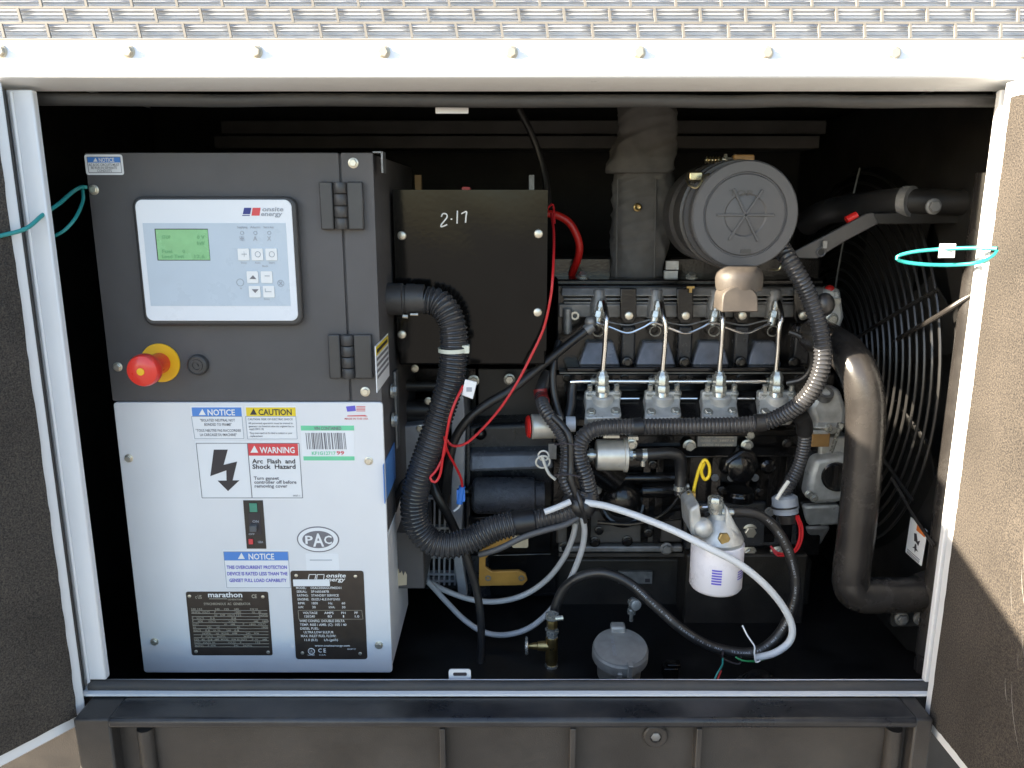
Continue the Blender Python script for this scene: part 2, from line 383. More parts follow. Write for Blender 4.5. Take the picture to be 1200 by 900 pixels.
# ================================================================== enclosure
enc = thing('generator_enclosure', 'white sheet metal generator enclosure with both side doors swung open', 'enclosure', (0, 1.45, ZL))
zt = 0.141 + CZ
b = B(); b.exx([(1.03, zt - 0.008), (0.982, zt), (0.979, zt + 0.002), (0.979, zt + 0.012), (0.988, zt + 0.024), (0.990, zt + 0.044), (1.03, zt + 0.044)], XL, XR)
b.build('top_rail', 'white_paint', enc, bevel=0.0015)
for i in range(-1, 9):
    p = P(150 + 149.6 * i, 60.5 + i * 0.3, 0.9885); bolt(enc, p, 0.0060, 'bolt_rail')
gr = B(); za = zt + 0.046
rows = [za + 0.0165 * k for k in range(6)]
# the grille: long wires and short staggered uprights; ribs on the panel behind are added to give sun stripes
b = B(); b.box(XL, XR, 0.990, 0.9985, za - 0.003, za - 0.0005); grille = b.build('grille', 'grille_grey', enc)
wire = shared('grille_wire', lambda q: q.box(XL + 0.02, XR - 0.02, -0.0015, 0.0012, -0.0013, 0.0013), 'grille_grey')
up = shared('grille_bar', lambda q: q.obox((-0.0014, -0.0018, 0.0005), (0.0028, 0, 0), (0, 0.003, 0), (-0.0022, 0, 0.0155)), 'grille_grey')
for k, z in enumerate(rows):
    if k: inst('wire', wire, grille, (0, 0.992, z))
    off = (4, 24, 48)[k % 3]
    for i in range(-4, 28):
        x = Xg(off + 53.2 * i, 40 - 16 * k, 0.99)
        if XL + 0.03 < x < XR - 0.03 and k < 5: inst('upright', up, grille, (x, 0.992, z))
b = B(); b.box(XL + 0.02, XR - 0.02, 1.0015, 1.036, za, za + 0.0995)
n = 0
while n * 0.0044 < 0.085:
    z = za - 0.0 + n * 0.0044; b.exx([(1.0015, z), (0.9990, z + 0.0007), (0.9990, z + 0.0012), (1.0015, z + 0.0024)], XL + 0.02, XR - 0.02); n += 1
b.build('sun_stripe_panel', 'grille_back', enc)
b = B(); b.box(XL, XR, 0.985, 1.97, za + 0.10, za + 0.14); b.build('roof', 'white_paint', enc, bevel=0.006)
# outer shell
ob = B(); ob.box(XL, -0.605, 1.0, 1.03, ZL + 0.001, zt - 0.009); ob.build('front_wall', 'white_paint', enc, bevel=0.002)
ob = B(); ob.box(0.612, XR, 1.0, 1.03, ZL + 0.001, zt - 0.009); ob.build('front_wall', 'white_paint', enc, bevel=0.002)
ob = B(); ob.box(XL, XL + 0.03, 1.031, 1.95, ZF + 0.001, za + 0.099); ob.build('end_wall', 'white_paint', enc, bevel=0.002)
ob = B(); ob.box(XR - 0.03, XR, 1.031, 1.95, ZF + 0.001, za + 0.099); ob.build('end_wall', 'white_paint', enc, bevel=0.002)
ob = B(); ob.box(XL + 0.031, XR - 0.031, 1.92, 1.95, ZF + 0.001, za + 0.099); ob.build('back_wall', 'interior_black', enc)
ob = B(); ob.box(XL + 0.031, XR - 0.031, 1.037, 1.919, zt + 0.075, zt + 0.08); ob.build('ceiling', 'interior_black', enc)
ob = B(); ob.box(XL + 0.031, XL + 0.034, 1.031, 1.919, ZF + 0.001, zt + 0.07); ob.build('foam_lining', 'interior_black', enc)
# ceiling channels at the back
ob = B(); a = P(258, 141, 1.72); c = P(968, 157, 1.72); ob.box(a.x, c.x, 1.72, 1.80, c.z, a.z); ob.build('ceiling_channel', 'interior_grey', enc, bevel=0.002)
ob = B(); a = P(250, 159, 1.70); c = P(960, 174, 1.70); ob.box(a.x, c.x, 1.70, 1.80, c.z, a.z); ob.build('ceiling_channel', 'interior_grey', enc, bevel=0.002)
# jambs
ob = B(); ob.box(-0.602, -0.571, 1.0, 1.012, Zg(797, 1.0), zt - 0.0095); j = ob.build('jamb', 'white_paint', enc, bevel=0.002)
ob = B(); ob.cyl((-0.595, 0.9985, Zg(800, 1.0)), (-0.595, 0.9985, zt - 0.012), 0.0022); ob.build('jamb_bead', 'white_paint', j)
ob = B(); ob.box(0.581, 0.61, 1.0, 1.010, Zg(800, 1.0), zt - 0.0095); ob.build('jamb', 'white_paint', enc, bevel=0.002)
# rubber seals
def wavy(x0, y0, x1, y1, Y, n, amp):
    return [P(x0 + (x1 - x0) * i / n, y0 + (y1 - y0) * i / n + random.uniform(-amp, amp), Y) for i in range(n + 1)]
ob = B(); ob.tube(wavy(16, 117, 1184, 119, 1.036, 14, 0.9), 0.0078, 12, 0.01); ob.build('door_seal', 'rubber', enc)
ob = B(); ob.tube(wavy(106, 803.5, 1100, 804.5, 1.001, 14, 0.7), 0.0080, 12, 0.01); ob.build('door_seal', 'rubber', enc)
ob = B(); ob.tube([(-0.603, 0.9965, Zg(820, 0.99)), (-0.603, 0.9965, zt - 0.01)], 0.0030, 10, 0.05); ob.build('door_seal', 'rubber', enc)
# sill lip
z1 = ZL + 0.0022
ob = B(); ob.exx([(0.9865, ZL - 0.001), (0.9865, z1), (1.012, z1 + 0.002), (1.012, Zg(797.0, 1.012)), (1.0135, Zg(796.6, 1.012)), (1.0135, ZL - 0.001)], -0.603, 0.60)
ob.build('sill', 'white_paint', enc)
ob = B(); a = P(526, 783, 1.018); c = P(552, 799, 1.018)
ob.rrect(a.x, c.z, c.x, a.z, 1.0145, 1.0165, 0.004); t = ob.build('latch_tab', 'white_paint', enc)
ob = B(); ob.rpx(531, 788.5, 547, 792, 1.0135, 1.0144, 0.0016); ob.build('slot', 'ink', t)
ob = B(); a = P(510, 124, 1.05); c = P(549, 133, 1.05); ob.box(a.x, c.x, 1.05, 1.053, c.z, a.z + 0.004); ob.build('latch_tab', 'white_paint', enc, bevel=0.001)
# doors
def door(hx, hy, d, nrm, width, z0, z1_, strip, outward):
    d = Vector((*d, 0)).normalized(); nrm = Vector((*nrm, 0)).normalized(); h = Vector((hx, hy, 0))
    up_ = Vector((0, 0, 1)); H = z1_ - z0
    ob = B(); ob.obox(h + up_ * z0 - nrm * 0.04, d * width, nrm * 0.004, up_ * H); dr = ob.build('door', 'white_paint', enc, bevel=0.001)
    def fl(o, a, c): q = B(); q.obox(o, a, nrm * 0.0355, c); q.build('flange', 'white_paint', dr, bevel=0.0018)
    o = h + up_ * z0 - nrm * 0.0355
    bs = 0.020
    fl(o, d * strip, up_ * H)
    fl(o + d * (width - strip), d * strip, up_ * H)
    fl(o + d * (strip + 0.0002), d * (width - 2 * strip - 0.0004), up_ * bs)
    fl(o + d * (strip + 0.0002) + up_ * (H - bs), d * (width - 2 * strip - 0.0004), up_ * bs)
    # foam slab with slightly ragged edges
    n = 60; a0, a1 = strip - 0.002, width - strip + 0.002; q = B(); ring = []
    for i in range(n + 1): ring.append((a0 + (a1 - a0) * i / n, bs - 0.002 + random.uniform(-0.0006, 0.0006)))
    for i in range(n + 1): ring.append((a1, bs + (H - 2 * bs) * i / n))
    for i in range(n + 1): ring.append((a1 - (a1 - a0) * i / n, H - bs + 0.002 + random.uniform(-0.0006, 0.0006)))
    for i in range(n + 1): ring.append((a0 + random.uniform(-0.0007, 0.0007), H - bs - (H - 2 * bs) * i / n))
    m = len(ring)
    vs = [h + up_ * (z0 + v) + d * u + nrm * 0.004 for u, v in ring] + [h + up_ * (z0 + v) + d * u - nrm * 0.034 for u, v in ring]
    q.add(vs, [tuple(range(m)), tuple(range(2 * m - 1, m - 1, -1))] + [(i, i + m, (i + 1) % m + m, (i + 1) % m) for i in range(m)])
    q.build('foam_panel', 'foam', dr, smooth=0)
    return dr, h, d, nrm, up_
dz0 = Zg(846, 0.98); dz1 = zt - 0.004
DL = door(-0.594, 0.982, (-0.556, -0.831), (0.831, -0.556), 0.86, dz0, dz1, 0.016, -1)
DR = door(0.577, 0.985, (0.004, -1), (-1, -0.004), 0.42, dz0 - 0.004, dz1, 0.022, 1)
# rubbed streaks on the right door's foam: shallow pale nicks
q = B()
for i in range(34):
    s0 = random.uniform(0.13, 0.34); zz = dz0 + random.uniform(0.06, 0.36); L = random.uniform(0.02, 0.075); w2 = random.uniform(0.00015, 0.0004); cv = random.uniform(0.1, 0.35)
    o = DR[1] + DR[2] * s0 + DR[3] * 0.0041 + Vector((0, 0, zz)); vs = []
    for k in range(7):
        t = k / 6; p = o + DR[2] * (cv * L * t * t + 0.12 * L * t) + Vector((0, 0, -L * t)); wq = w2 * math.sin(math.pi * (0.1 + 0.8 * t)); vs += [p - DR[2] * wq, p + DR[2] * wq]
    q.add(vs, [(2 * k, 2 * k + 1, 2 * k + 3, 2 * k + 2) for k in range(6)])
q.build('rub_marks', 'foam_scratch', DR[0], kind='stuff')

# ================================================================== control box
YC = 1.12
xl, xr = -0.579, -0.1885; zt_c, zm, zb = Zg(179, YC), Zg(471, YC), Zg(787, YC)
cb = thing('control_box', 'grey black and white control cabinet with display, stop button and many stickers', 'control cabinet', ((xl + xr) / 2, 1.2, zb))
b = B(); b.box(xl + 0.002, xr - 0.001, YC + 0.004, 1.56, Zg(630, YC), zt_c - 0.001); b.build('cabinet', 'powder_black', cb, bevel=0.002)
xs = -0.2335
b = B(); b.rrect(xl, zm + 0.001, xs - 0.0015, zt_c, YC, YC + 0.0035, 0.003); upd = b.build('upper_door', 'powder_black', cb, bevel=0.0007)
b = B(); b.rrect(xs + 0.0015, zm + 0.001, xr, zt_c, YC, YC + 0.0035, 0.002); b.build('hinge_strip', 'powder_black', cb, bevel=0.0007)
YW = YC - 0.003
b = B(); b.rrect(xl + 0.002, zb, xr + 0.001, zm, YW, YC + 0.0035, 0.005); low = b.build('lower_cover', 'panel_white', cb, bevel=0.001)
b = B(); b.box(xl + 0.004, xr - 0.001, YC + 0.004, 1.33, zb + 0.002, Zg(631, YC)); b.build('lower_housing', 'panel_white', cb, bevel=0.002)
b = B(); a = P(437, 178.5, YC); b.box(a.x - 0.001, a.x + 0.011, YC + 0.004, YC + 0.03, zt_c, zt_c + 0.002)
b.box(a.x + 0.010, a.x + 0.0125, YC + 0.004, YC + 0.03, zt_c - 0.026, zt_c + 0.002); b.build('corner_bracket', 'dark_alu', cb)
# hinges
def hinge(y0, y1, x0):
    pL, pR = P(x0, y0, YC), P(x0 + 53, y1, YC); mid = xs
    b = B(); b.box(pL.x, mid - 0.010, YC - 0.009, YC - 0.0005, pR.z, pL.z); h = b.build('hinge', 'hinge_black', cb, bevel=0.002)
    b = B(); b.box(mid + 0.009, pR.x, YC - 0.009, YC - 0.0005, pR.z, pL.z); b.build('hinge_leaf', 'hinge_black', h, bevel=0.002)
    H = (pL.z - pR.z) / 4
    for k in range(4):
        b = B(); b.lathe((mid, YC - 0.0065, pR.z + H * k + 0.0006), (0, 0, 1), [(0, 0.0085), (0.001, 0.0092), (H - 0.0022, 0.0092), (H - 0.0012, 0.0085)], 18)
        b.build('knuckle', 'hinge_black', h)
hinge(213, 269, 375); hinge(391, 442.5, 385)
for x, y in ((110, 222.5), (138, 430)): bolt(upd, P(x, y, YC - 0.0005), 0.0050, 'bolt_pale')
for x, y in ((414, 191), (428, 459)): bolt(cb, P(x, y, YC - 0.0005), 0.0052, 'bolt_pale')
for x, y in ((151, 537), (432, 540), (181, 752), (444, 756)): bolt(low, P(x, y, YW - 0.0005), 0.0047, 'bolt_pale', name='screw')
# controller
b = B(); b.rpx(153, 230, 355, 382, YC - 0.014, YC - 0.0005, 0.014, 8); ctl = b.build('controller', 'hinge_black', cb, bevel=0.004, segs=3)
b = B(); b.rpx(157.5, 234, 349.5, 376, YC - 0.0155, YC - 0.0135, 0.010, 8); b.build('faceplate', 'face_white', ctl, bevel=0.0006)
YF = YC - 0.0155
b = B(); b.rpx(167, 261.5, 340.5, 358.5, YF - 0.0006, YF + 0.001); b.build('membrane', 'face_blue', ctl)
b = B(); b.rpx(181.0, 268, 246.5, 305.3, YF - 0.0009, YF + 0.0008); b.build('screen_frame', 'ink', ctl)
b = B(); b.rpx(182.2, 269.0, 246.0, 304.5, YF - 0.0013, YF - 0.0002); scr = b.build('screen', 'lcd_green', ctl)
b = B()
for t, x, y, wd in (('STOP', 190, 280, 10), ('0 V', 231, 280, 9), ('0 kW', 231, 287, 9), ('Fuel', 190, 296.5, 12), ('0', 214, 296.5, 3), ('Load Test', 190, 302.5, 26), ('12.6', 228, 302.5, 12)):
    b.text(t, x, y, 4.0, wd, YF - 0.0016)
b.build('lettering', 'lcd_ink', scr, smooth=0)
key = None
for x, y in ((286, 298), (302, 298), (318.5, 298), (296.5, 324.5), (313, 324.5), (299, 341.5), (315.5, 341.5)):
    p = P(x, y, YF); k = S(YF, y)
    q = shared('key', lambda q: q.rrect(-0.0078, -0.0080, 0.0078, 0.0080, -0.0018, 0.0005, 0.0012, 3), 'key_white')
    inst('key', q, ctl, (p.x, YF - 0.0006, p.z))
b = B()
def tri(x, y, r, Y, dn=1): b.ppx([(x - r, y + r * 0.5 * dn), (x + r, y + r * 0.5 * dn), (x, y - r * 0.6 * dn)][::-1], Y, Y + 0.0004)
tri(296.3, 325, 4, YF - 0.0030); tri(299, 341, 4, YF - 0.0030, -1); b.build('arrow_marks', 'ink_grey', ctl, smooth=0)
b = B()
Yk = YF - 0.0030
def ringm(x, y, r, Y=None, wd=0.5):
    p = P(x, y, Y or Yk); b.torus(p, (0, 1, 0), r * S(YF), wd * S(YF) * 0.5, 20, 4)
b.rpx(285.7, 294.5, 286.3, 301, Yk, Yk + 0.0004); b.rpx(283, 297.5, 289, 298.2, Yk, Yk + 0.0004); ringm(302, 298, 3); ringm(318.5, 298, 3)
b.rpx(310, 323, 316, 323.8, Yk, Yk + 0.0004); b.rpx(311, 341.5, 318, 342.3, Yk, Yk + 0.0004); b.rpx(310.4, 338, 311.2, 342.3, Yk, Yk + 0.0004)
Ym = YF - 0.0010
for x, t in ((284, 'Supplying'), (299, 'Alarm'), (315, 'Not in Auto')): b.text(t, x, 267.5, 2.6, 12, Ym, 'C')
for i, x in enumerate((283.7, 299.2, 315.5)):
    ringm(x, 273, 1.9, Ym, 0.4)
    b.text(('HH', 'A', 'X')[i], x, 282, 5, 5, Ym, 'C')
for x, y, t in ((286, 309, 'Stop'), (302, 309, 'Auto'), (318.5, 309, 'Start'), (313, 351.5, 'Enter'), (311, 312.8, 'Back')): b.text(t, x, y, 2.2, 7, Ym, 'C')
ringm(281.5, 331, 4, Ym); ringm(329, 332, 3.6, Ym); b.text('x', 329, 334, 6, 5, Ym, 'C'); b.text('v', 282.5, 339, 3, 3, Ym, 'C')
b.build('markings', 'ink_light', ctl, smooth=0, kind='stuff')
b = B(); b.ppx([(286, 243.5), (294.5, 243.5), (293, 251), (284.5, 251)], YF - 0.0004, YF + 0.001); b.ppx([(284, 252), (292.7, 252), (292.4, 253), (283.8, 253)], YF - 0.0004, YF + 0.001); lg = b.build('logo', 'ink_navy', ctl, smooth=0)
b = B(); b.ppx([(296, 243.5), (305.3, 243.5), (304, 252.7), (294.6, 252.7)], YF - 0.0004, YF + 0.001); b.build('logo_red_block', 'sticker_red', lg, smooth=0)
b = B(); b.text('onsite', 307, 247.5, 5, 25, YF - 0.0006, shear=0.2); b.text('energy', 305.5, 253, 5, 25, YF - 0.0006, shear=0.2); b.build('lettering', 'ink_light', lg, smooth=0)
# emergency stop
pc = P(188.5, 425, YC); es = B(); es.lathe(pc, (0, -1, 0), [(0.0, 0.0278), (0.0015, 0.0283), (0.003, 0.0278), (0.003, 0.0135)], 40, cap=False); est = es.build('emergency_stop', 'estop_yellow', upd)
b = B(); b.lathe(pc, (0, -1, 0), [(0.001, 0.0150), (0.020, 0.0150), (0.036, 0.0125), (0.042, 0.0125)], 28); b.build('stem', 'estop_red', est)
b = B(); b.lathe(pc, (0, -1, 0), [(0.041, 0.0125), (0.042, 0.0205), (0.046, 0.0222), (0.056, 0.0222), (0.060, 0.0205), (0.0625, 0.015), (0.0635, 0.008), (0.0637, 0.0)], 40, cap=False); b.build('mushroom_head', 'estop_red', est)
b = B(); b.lathe(pc, (0, -1, 0), [(0.0630, 0.0052), (0.0648, 0.0050), (0.0650, 0.004)], 24); b.build('centre_disc', 'estop_yellow', est)
# buzzer
pc = P(233, 427, YC); b = B(); b.lathe(pc, (0, -1, 0), [(0.0, 0.0150), (0.004, 0.0152), (0.008, 0.0140), (0.009, 0.0125), (0.0075, 0.0118), (0.0075, 0.0088), (0.009, 0.0082), (0.009, 0.0062), (0.0075, 0.0055), (0.0075, 0.0028), (0.009, 0.0022), (0.009, 0.0)], 32, cap=False); b.build('buzzer', 'hinge_black', upd)
# ---- stickers
def sticker(x0, y0, x1, y1, Y, mat='sticker_white', parent=low, r=0.001, name='sticker', th=0.0004):
    q = B(); q.rpx(x0, y0, x1, y1, Y - th, Y + 0.0002, r, 3); return q.build(name, mat, parent, smooth=0)
def band(st, x0, y0, x1, y1, Y, mat, name='header_band'):
    q = B(); q.rpx(x0, y0, x1, y1, Y - 0.0006, Y); return q.build(name, mat, st, smooth=0)
def words(st, lines, Y, mat='ink', name='lettering'):
    q = B()
    for t, x, y, h, wd in lines: q.text(t, x, y, h, wd, Y - 0.0009)
    return q.build(name, mat, st, smooth=0)
def outline(st, pts, Y, mat='ink', wd=0.7):
    q = B()
    for (x0, y0), (x1, y1) in zip(pts, pts[1:] + pts[:1]):
        a, c = P(x0, y0, Y), P(x1, y1, Y); d = (c - a).normalized(); nn = Vector((-d.z, 0, d.x)) * wd * S(Y) * 0.5
        q.add([a + nn, c + nn, c - nn, a - nn], [(0, 1, 2, 3)])
    for v in q.v: v.y = Y - 0.0007
    return q.build('border_line', mat, st, smooth=0)
def tmark(st, x, y, r, Y, mat, mat2):
    q = B(); q.ppx([(x - r, y + r * 0.8), (x + r, y + r * 0.8), (x, y - r)][::-1], Y - 0.0009, Y - 0.0004); t = q.build('warning_triangle', mat, st, smooth=0)
YS = YW
s = sticker(98.5, 181, 145.5, 205, YC, parent=upd, r=0.003); band(s, 102, 184, 141.5, 190.5, YC, 'sticker_blue'); tmark(s, 111.8, 187.5, 2.5, YC, 'ink_white', 0)
words(s, [('NOTICE', 116, 189.8, 4.6, 18)], YC, 'ink_white')
words(s, [('AC & DC CIRCUITS MUST', 104, 194.5, 2.8, 36), ('BE RUN IN SEPARATE', 107, 198, 2.8, 30), ('CONDUITS', 114, 201.5, 2.8, 17)], YC, 'ink_grey')
outline(s, [(102, 184), (141, 184), (143, 202.3), (104.5, 202.3)], YC, 'ink_grey', 0.6)
s = sticker(222.5, 476, 287, 515.5, YS, r=0.0015); band(s, 224.5, 477.5, 283.5, 488, YS, 'sticker_blue'); tmark(s, 237, 483.2, 4, YS, 'ink_white', 0)
words(s, [('NOTICE', 243.5, 486.6, 7, 32)], YS, 'ink_white')
words(s, [('"ISOLATED NEUTRAL NOT', 234.5, 494, 3.2, 41), ('BONDED TO FRAME"', 239.5, 499, 3.2, 32), ('"TOUS NEUTRE PAS RACCORDEE', 229.5, 506, 3.2, 53), ('LA CARCASSE DU MACHINE"', 234.5, 511, 3.2, 43)], YS, 'ink_grey')
outline(s, [(224.5, 488), (283.8, 488), (286, 514), (228.5, 514)], YS, 'ink_light')
s = sticker(286.5, 475.5, 349.5, 515.5, YS, r=0.0015); band(s, 288, 477.5, 346.8, 487.8, YS, 'sticker_yellow'); tmark(s, 297, 482.8, 4, YS, 'ink', 0)
words(s, [('CAUTION', 303, 486.3, 7, 39), ], YS, 'ink')
words(s, [('CAUTION  RISK OF ELECTRIC SHOCK', 290.5, 492.5, 2.4, 53), ('All personnel operators must be trained in', 291, 497, 2.2, 52), ('generator use based on what the engineer has to', 291.5, 500.6, 2.2, 53), ('supply (2013-14)', 292, 503.8, 2.2, 17), ('They must match at the label to isolator or your', 292.5, 508.5, 2.2, 50), ('replacement', 293, 512, 2.2, 15)], YS, 'ink_grey')
outline(s, [(288, 487.8), (346.8, 487.8), (348.5, 514.3), (290.3, 514.3)], YS, 'ink_light')
s = sticker(228, 517, 355.5, 585.5, YS, r=0.0015)
outline(s, [(230, 519.3), (350.5, 519.3), (354.8, 583.3), (237, 583.3)], YS, 'ink_grey', 0.8)
q = B(); q.ppx([(289.3, 519.3), (290.2, 519.3), (295.8, 583.3), (294.9, 583.3)], YS - 0.0008, YS); q.build('border_line', 'ink_grey', s, smooth=0)
band(s, 289.5, 519.3, 349.7, 534, YS, 'sticker_red'); tmark(s, 298, 526.8, 4.6, YS, 'ink_white', 0); words(s, [('WARNING', 304.5, 530.8, 7.2, 41)], YS, 'ink_white')
q = B(); q.ppx([(250.5, 527), (266.8, 527), (262, 544.8), (277.8, 541), (272.5, 563), (280.5, 563), (267.2, 575.5), (255, 563.3), (265.5, 563.3), (265.2, 551.2), (246.5, 558)][::-1], YS - 0.0009, YS); q.build('lightning_symbol', 'ink', s, smooth=0)
words(s, [('Arc  Flash  and', 295.5, 543, 5.4, 50.5), ('Shock  Hazard', 296, 549.3, 5.4, 50.5)], YS, 'ink')
words(s, [('Turn genset', 297.5, 562.2, 4, 29.5), ('controller off before', 298, 566.8, 4, 49.5), ('removing cover', 298.5, 571.4, 4, 38.5)], YS, 'ink_grey')
words(s, [('0027-1', 343.5, 581.8, 2, 8)], YS, 'ink_grey')
s = sticker(352, 498.5, 416, 541, YS, r=0.001); band(s, 352.3, 498.8, 415, 504.5, YS, 'sticker_green'); band(s, 355.5, 534.8, 415.6, 539.6, YS, 'sticker_green')
words(s, [('VIN CONTAINED', 368, 503.8, 4, 32)], YS, 'ink_grey')
q = B(); x = 358.0
while x < 405:
    wd = random.choice((0.5, 0.8, 0.8, 1.5)); q.ppx([(x, 507.3), (x + wd, 507.3), (x + wd + 1.9, 526.5), (x + 1.9, 526.5)], YS - 0.0009, YS); x += wd + random.choice((0.7, 1.0, 1.7))
q.build('barcode', 'ink_grey', s, smooth=0)
words(s, [('KF1G12717', 365.5, 533, 4, 28)], YS, 'sticker_green'); words(s, [('99', 394.5, 532.8, 4.4, 9)], YS, 'ink_red')
q = B(); q.ppx([(405.5, 476.5), (416, 475.3), (417, 481.5), (407, 482.5)], YS - 0.0005, YS); fl = q.build('flag_print', 'ink_violet', low, smooth=0)
q = B()
for i in range(4): q.ppx([(417.5, 476.2 + i * 1.7), (428, 476.2 + i * 1.7), (428.1, 476.9 + i * 1.7), (417.6, 476.9 + i * 1.7)], YS - 0.0005, YS)
q.ppx([(407, 487), (427.5, 486.4), (430.8, 488), (407, 488)], YS - 0.0005, YS); q.build('stripes', 'ink_red', fl, smooth=0)
words(fl, [('MADE IN THE USA', 404, 491.8, 2.2, 27.5)], YS + 0.0004, 'ink_red')
# circuit breaker
b = B(); b.rpx(284.8, 586.5, 312, 643, YS - 0.001, YS + 0.001); br = b.build('circuit_breaker', 'breaker_dark', low, smooth=0)
b = B(); b.rpx(292, 590, 301.5, 600, YS - 0.0025, YS - 0.0005); b.build('window', 'breaker_green', br)
b = B(); b.rpx(291, 601, 306.5, 626.5, YS - 0.0016, YS - 0.0005); b.build('slot', 'ink', br)
b = B(); a = P(293.5, 613, YS); c = P(303, 624, YS); b.obox((a.x, YS - 0.009, c.z + 0.004), (c.x - a.x, 0, 0), (0, 0.009, 0.004), (0, 0.002, a.z - c.z - 0.006)); b.build('toggle', 'plastic_grey', br, bevel=0.001)
b = B(); b.rpx(291, 632, 296.5, 638, YS - 0.003, YS - 0.0005); b.build('trip_button', 'sticker_red', br, bevel=0.0005)
words(br, [('ON', 296, 612.4, 3, 7), ('OFF', 291.5, 627, 2.4, 7), ('100A', 302.5, 636.5, 3, 6)], YS - 0.001, 'ink_light')
# notice
s = sticker(260.5, 644.5, 341.5, 690, YS, r=0.001); band(s, 262, 646.3, 337.8, 656.8, YS, 'sticker_blue'); tmark(s, 282.8, 651.8, 4, YS, 'ink_white', 0)
words(s, [('NOTICE', 291.5, 655.5, 7.2, 30)], YS, 'ink_white')
words(s, [('THIS OVERCURRENT PROTECTION', 265.8, 666.7, 4.2, 70.5), ('DEVICE IS RATED LESS THAN THE', 266.5, 674.2, 4.2, 70.5), ('GENSET FULL LOAD CAPABILITY', 269, 682, 4.2, 67)], YS, 'ink_violet')
outline(s, [(262, 646.3), (337.8, 646.3), (340.5, 688.6), (266, 688.6)], YS, 'ink_light')
# PAC oval
pc = P(372.8, 632, YS); k = S(YS, 632)
def oval(rx, rz, Y, mat, parent, name):
    q = B(); q.prism([(pc.x + rx * k * math.cos(a * math.pi / 24), pc.z + rz * k * math.sin(a * math.pi / 24)) for a in range(48)], Y, Y + 0.0004); return q.build(name, mat, parent, smooth=0)
ov = oval(24.8, 16.2, YS - 0.0004, 'ink_grey', low, 'sticker'); oval(23.3, 14.8, YS - 0.0007, 'sticker_white', ov, 'oval_ring'); oval(18.3, 10.8, YS - 0.0010, 'ink_grey', ov, 'oval_field')
q = B(); q.text('P', 358, 637.2, 10, 9, YS - 0.0013); q.text('A', 367.0, 640.2, 16, 13, YS - 0.0013); q.text('C', 380, 637.2, 10, 9, YS - 0.0013); q.build('lettering', 'sticker_white', ov, smooth=0)
s = sticker(358, 649, 397.5, 668, YS, r=0.001); q = B(); q.rpx(363, 656, 389, 656.8, YS - 0.0009, YS); q.build('print_line', 'ink_light', s, smooth=0)
# nameplates
s = sticker(217.5, 693.5, 319.5, 768, YS, 'plate_brown', r=0.003, name='nameplate', th=0.0008); Yp = YS - 0.0006
words(s, [('marathon', 244, 699.8, 6.4, 40)], Yp, 'ink_white'); words(s, [('GENERATORS', 267, 703.4, 2.0, 17), ('SYNCHRONOUS  AC  GENERATOR', 239, 709, 3.0, 54.5), ('c US', 229, 701.5, 4.6, 7.5), ('CE', 295, 700.8, 4.5, 6)], Yp, 'ink_dim')
q = B(); q.rpx(245, 701.6, 266, 702.1, Yp - 0.0009, Yp)
rng = random.Random(3)
for i in range(13):
    y = 713.5 + i * 3.55; xo = (y - 693.5) * 0.112
    q.ppx([(222 + xo * 0.9, y + 1.9), (312 + xo * 0.45, y + 1.9), (312 + xo * 0.45, y + 2.2), (222 + xo * 0.9, y + 2.2)], Yp - 0.0009, Yp)
    x = 222 + xo * 0.9
    while x < 308:
        t = rng.choice(('MODEL', '363PSL', 'KW 30', 'RPM', '1800', 'HZ', '60', '240', 'VOLTS', '0.8', 'AMB', '40', 'F', 'WA', 'DUTY', '155'))
        if rng.random() < 0.72: q.text(t, x, y + 1.3, 2.2, 1.8 * len(t), Yp - 0.0009)
        x += 1.8 * len(t) + rng.uniform(1.5, 7)
q.build('table_print', 'ink_dim', s, smooth=0)
for x, y in ((222, 698.8), (308, 699.5), (229.7, 763.6), (314.2, 764.4)): bolt(s, P(x, y, Yp - 0.0004), 0.0028, 'bolt_pale', name='rivet', kind='screw')
s = sticker(340, 669, 430.5, 772.5, YS, 'plate_brown', r=0.004, name='nameplate', th=0.0008)
outline(s, [(362.5, 673), (370.5, 673), (369, 679.5), (361.3, 679.5)], Yp, 'ink_white', 0.9); outline(s, [(372, 673), (380, 673), (379.3, 679.5), (371, 679.5)], Yp, 'ink_white', 0.9)
q = B(); q.text('onsite', 382, 676.6, 5, 23, Yp - 0.0009, shear=0.25); q.text('energy', 380, 681.2, 5, 24, Yp - 0.0009, shear=0.25); q.build('lettering', 'ink_white', s, smooth=0)
q = B(); q.rpx(343.3, 679.3, 386.5, 687, Yp - 0.0012, Yp, 0.0005); q.build('paper_strip', 'sticker_white', s, smooth=0)
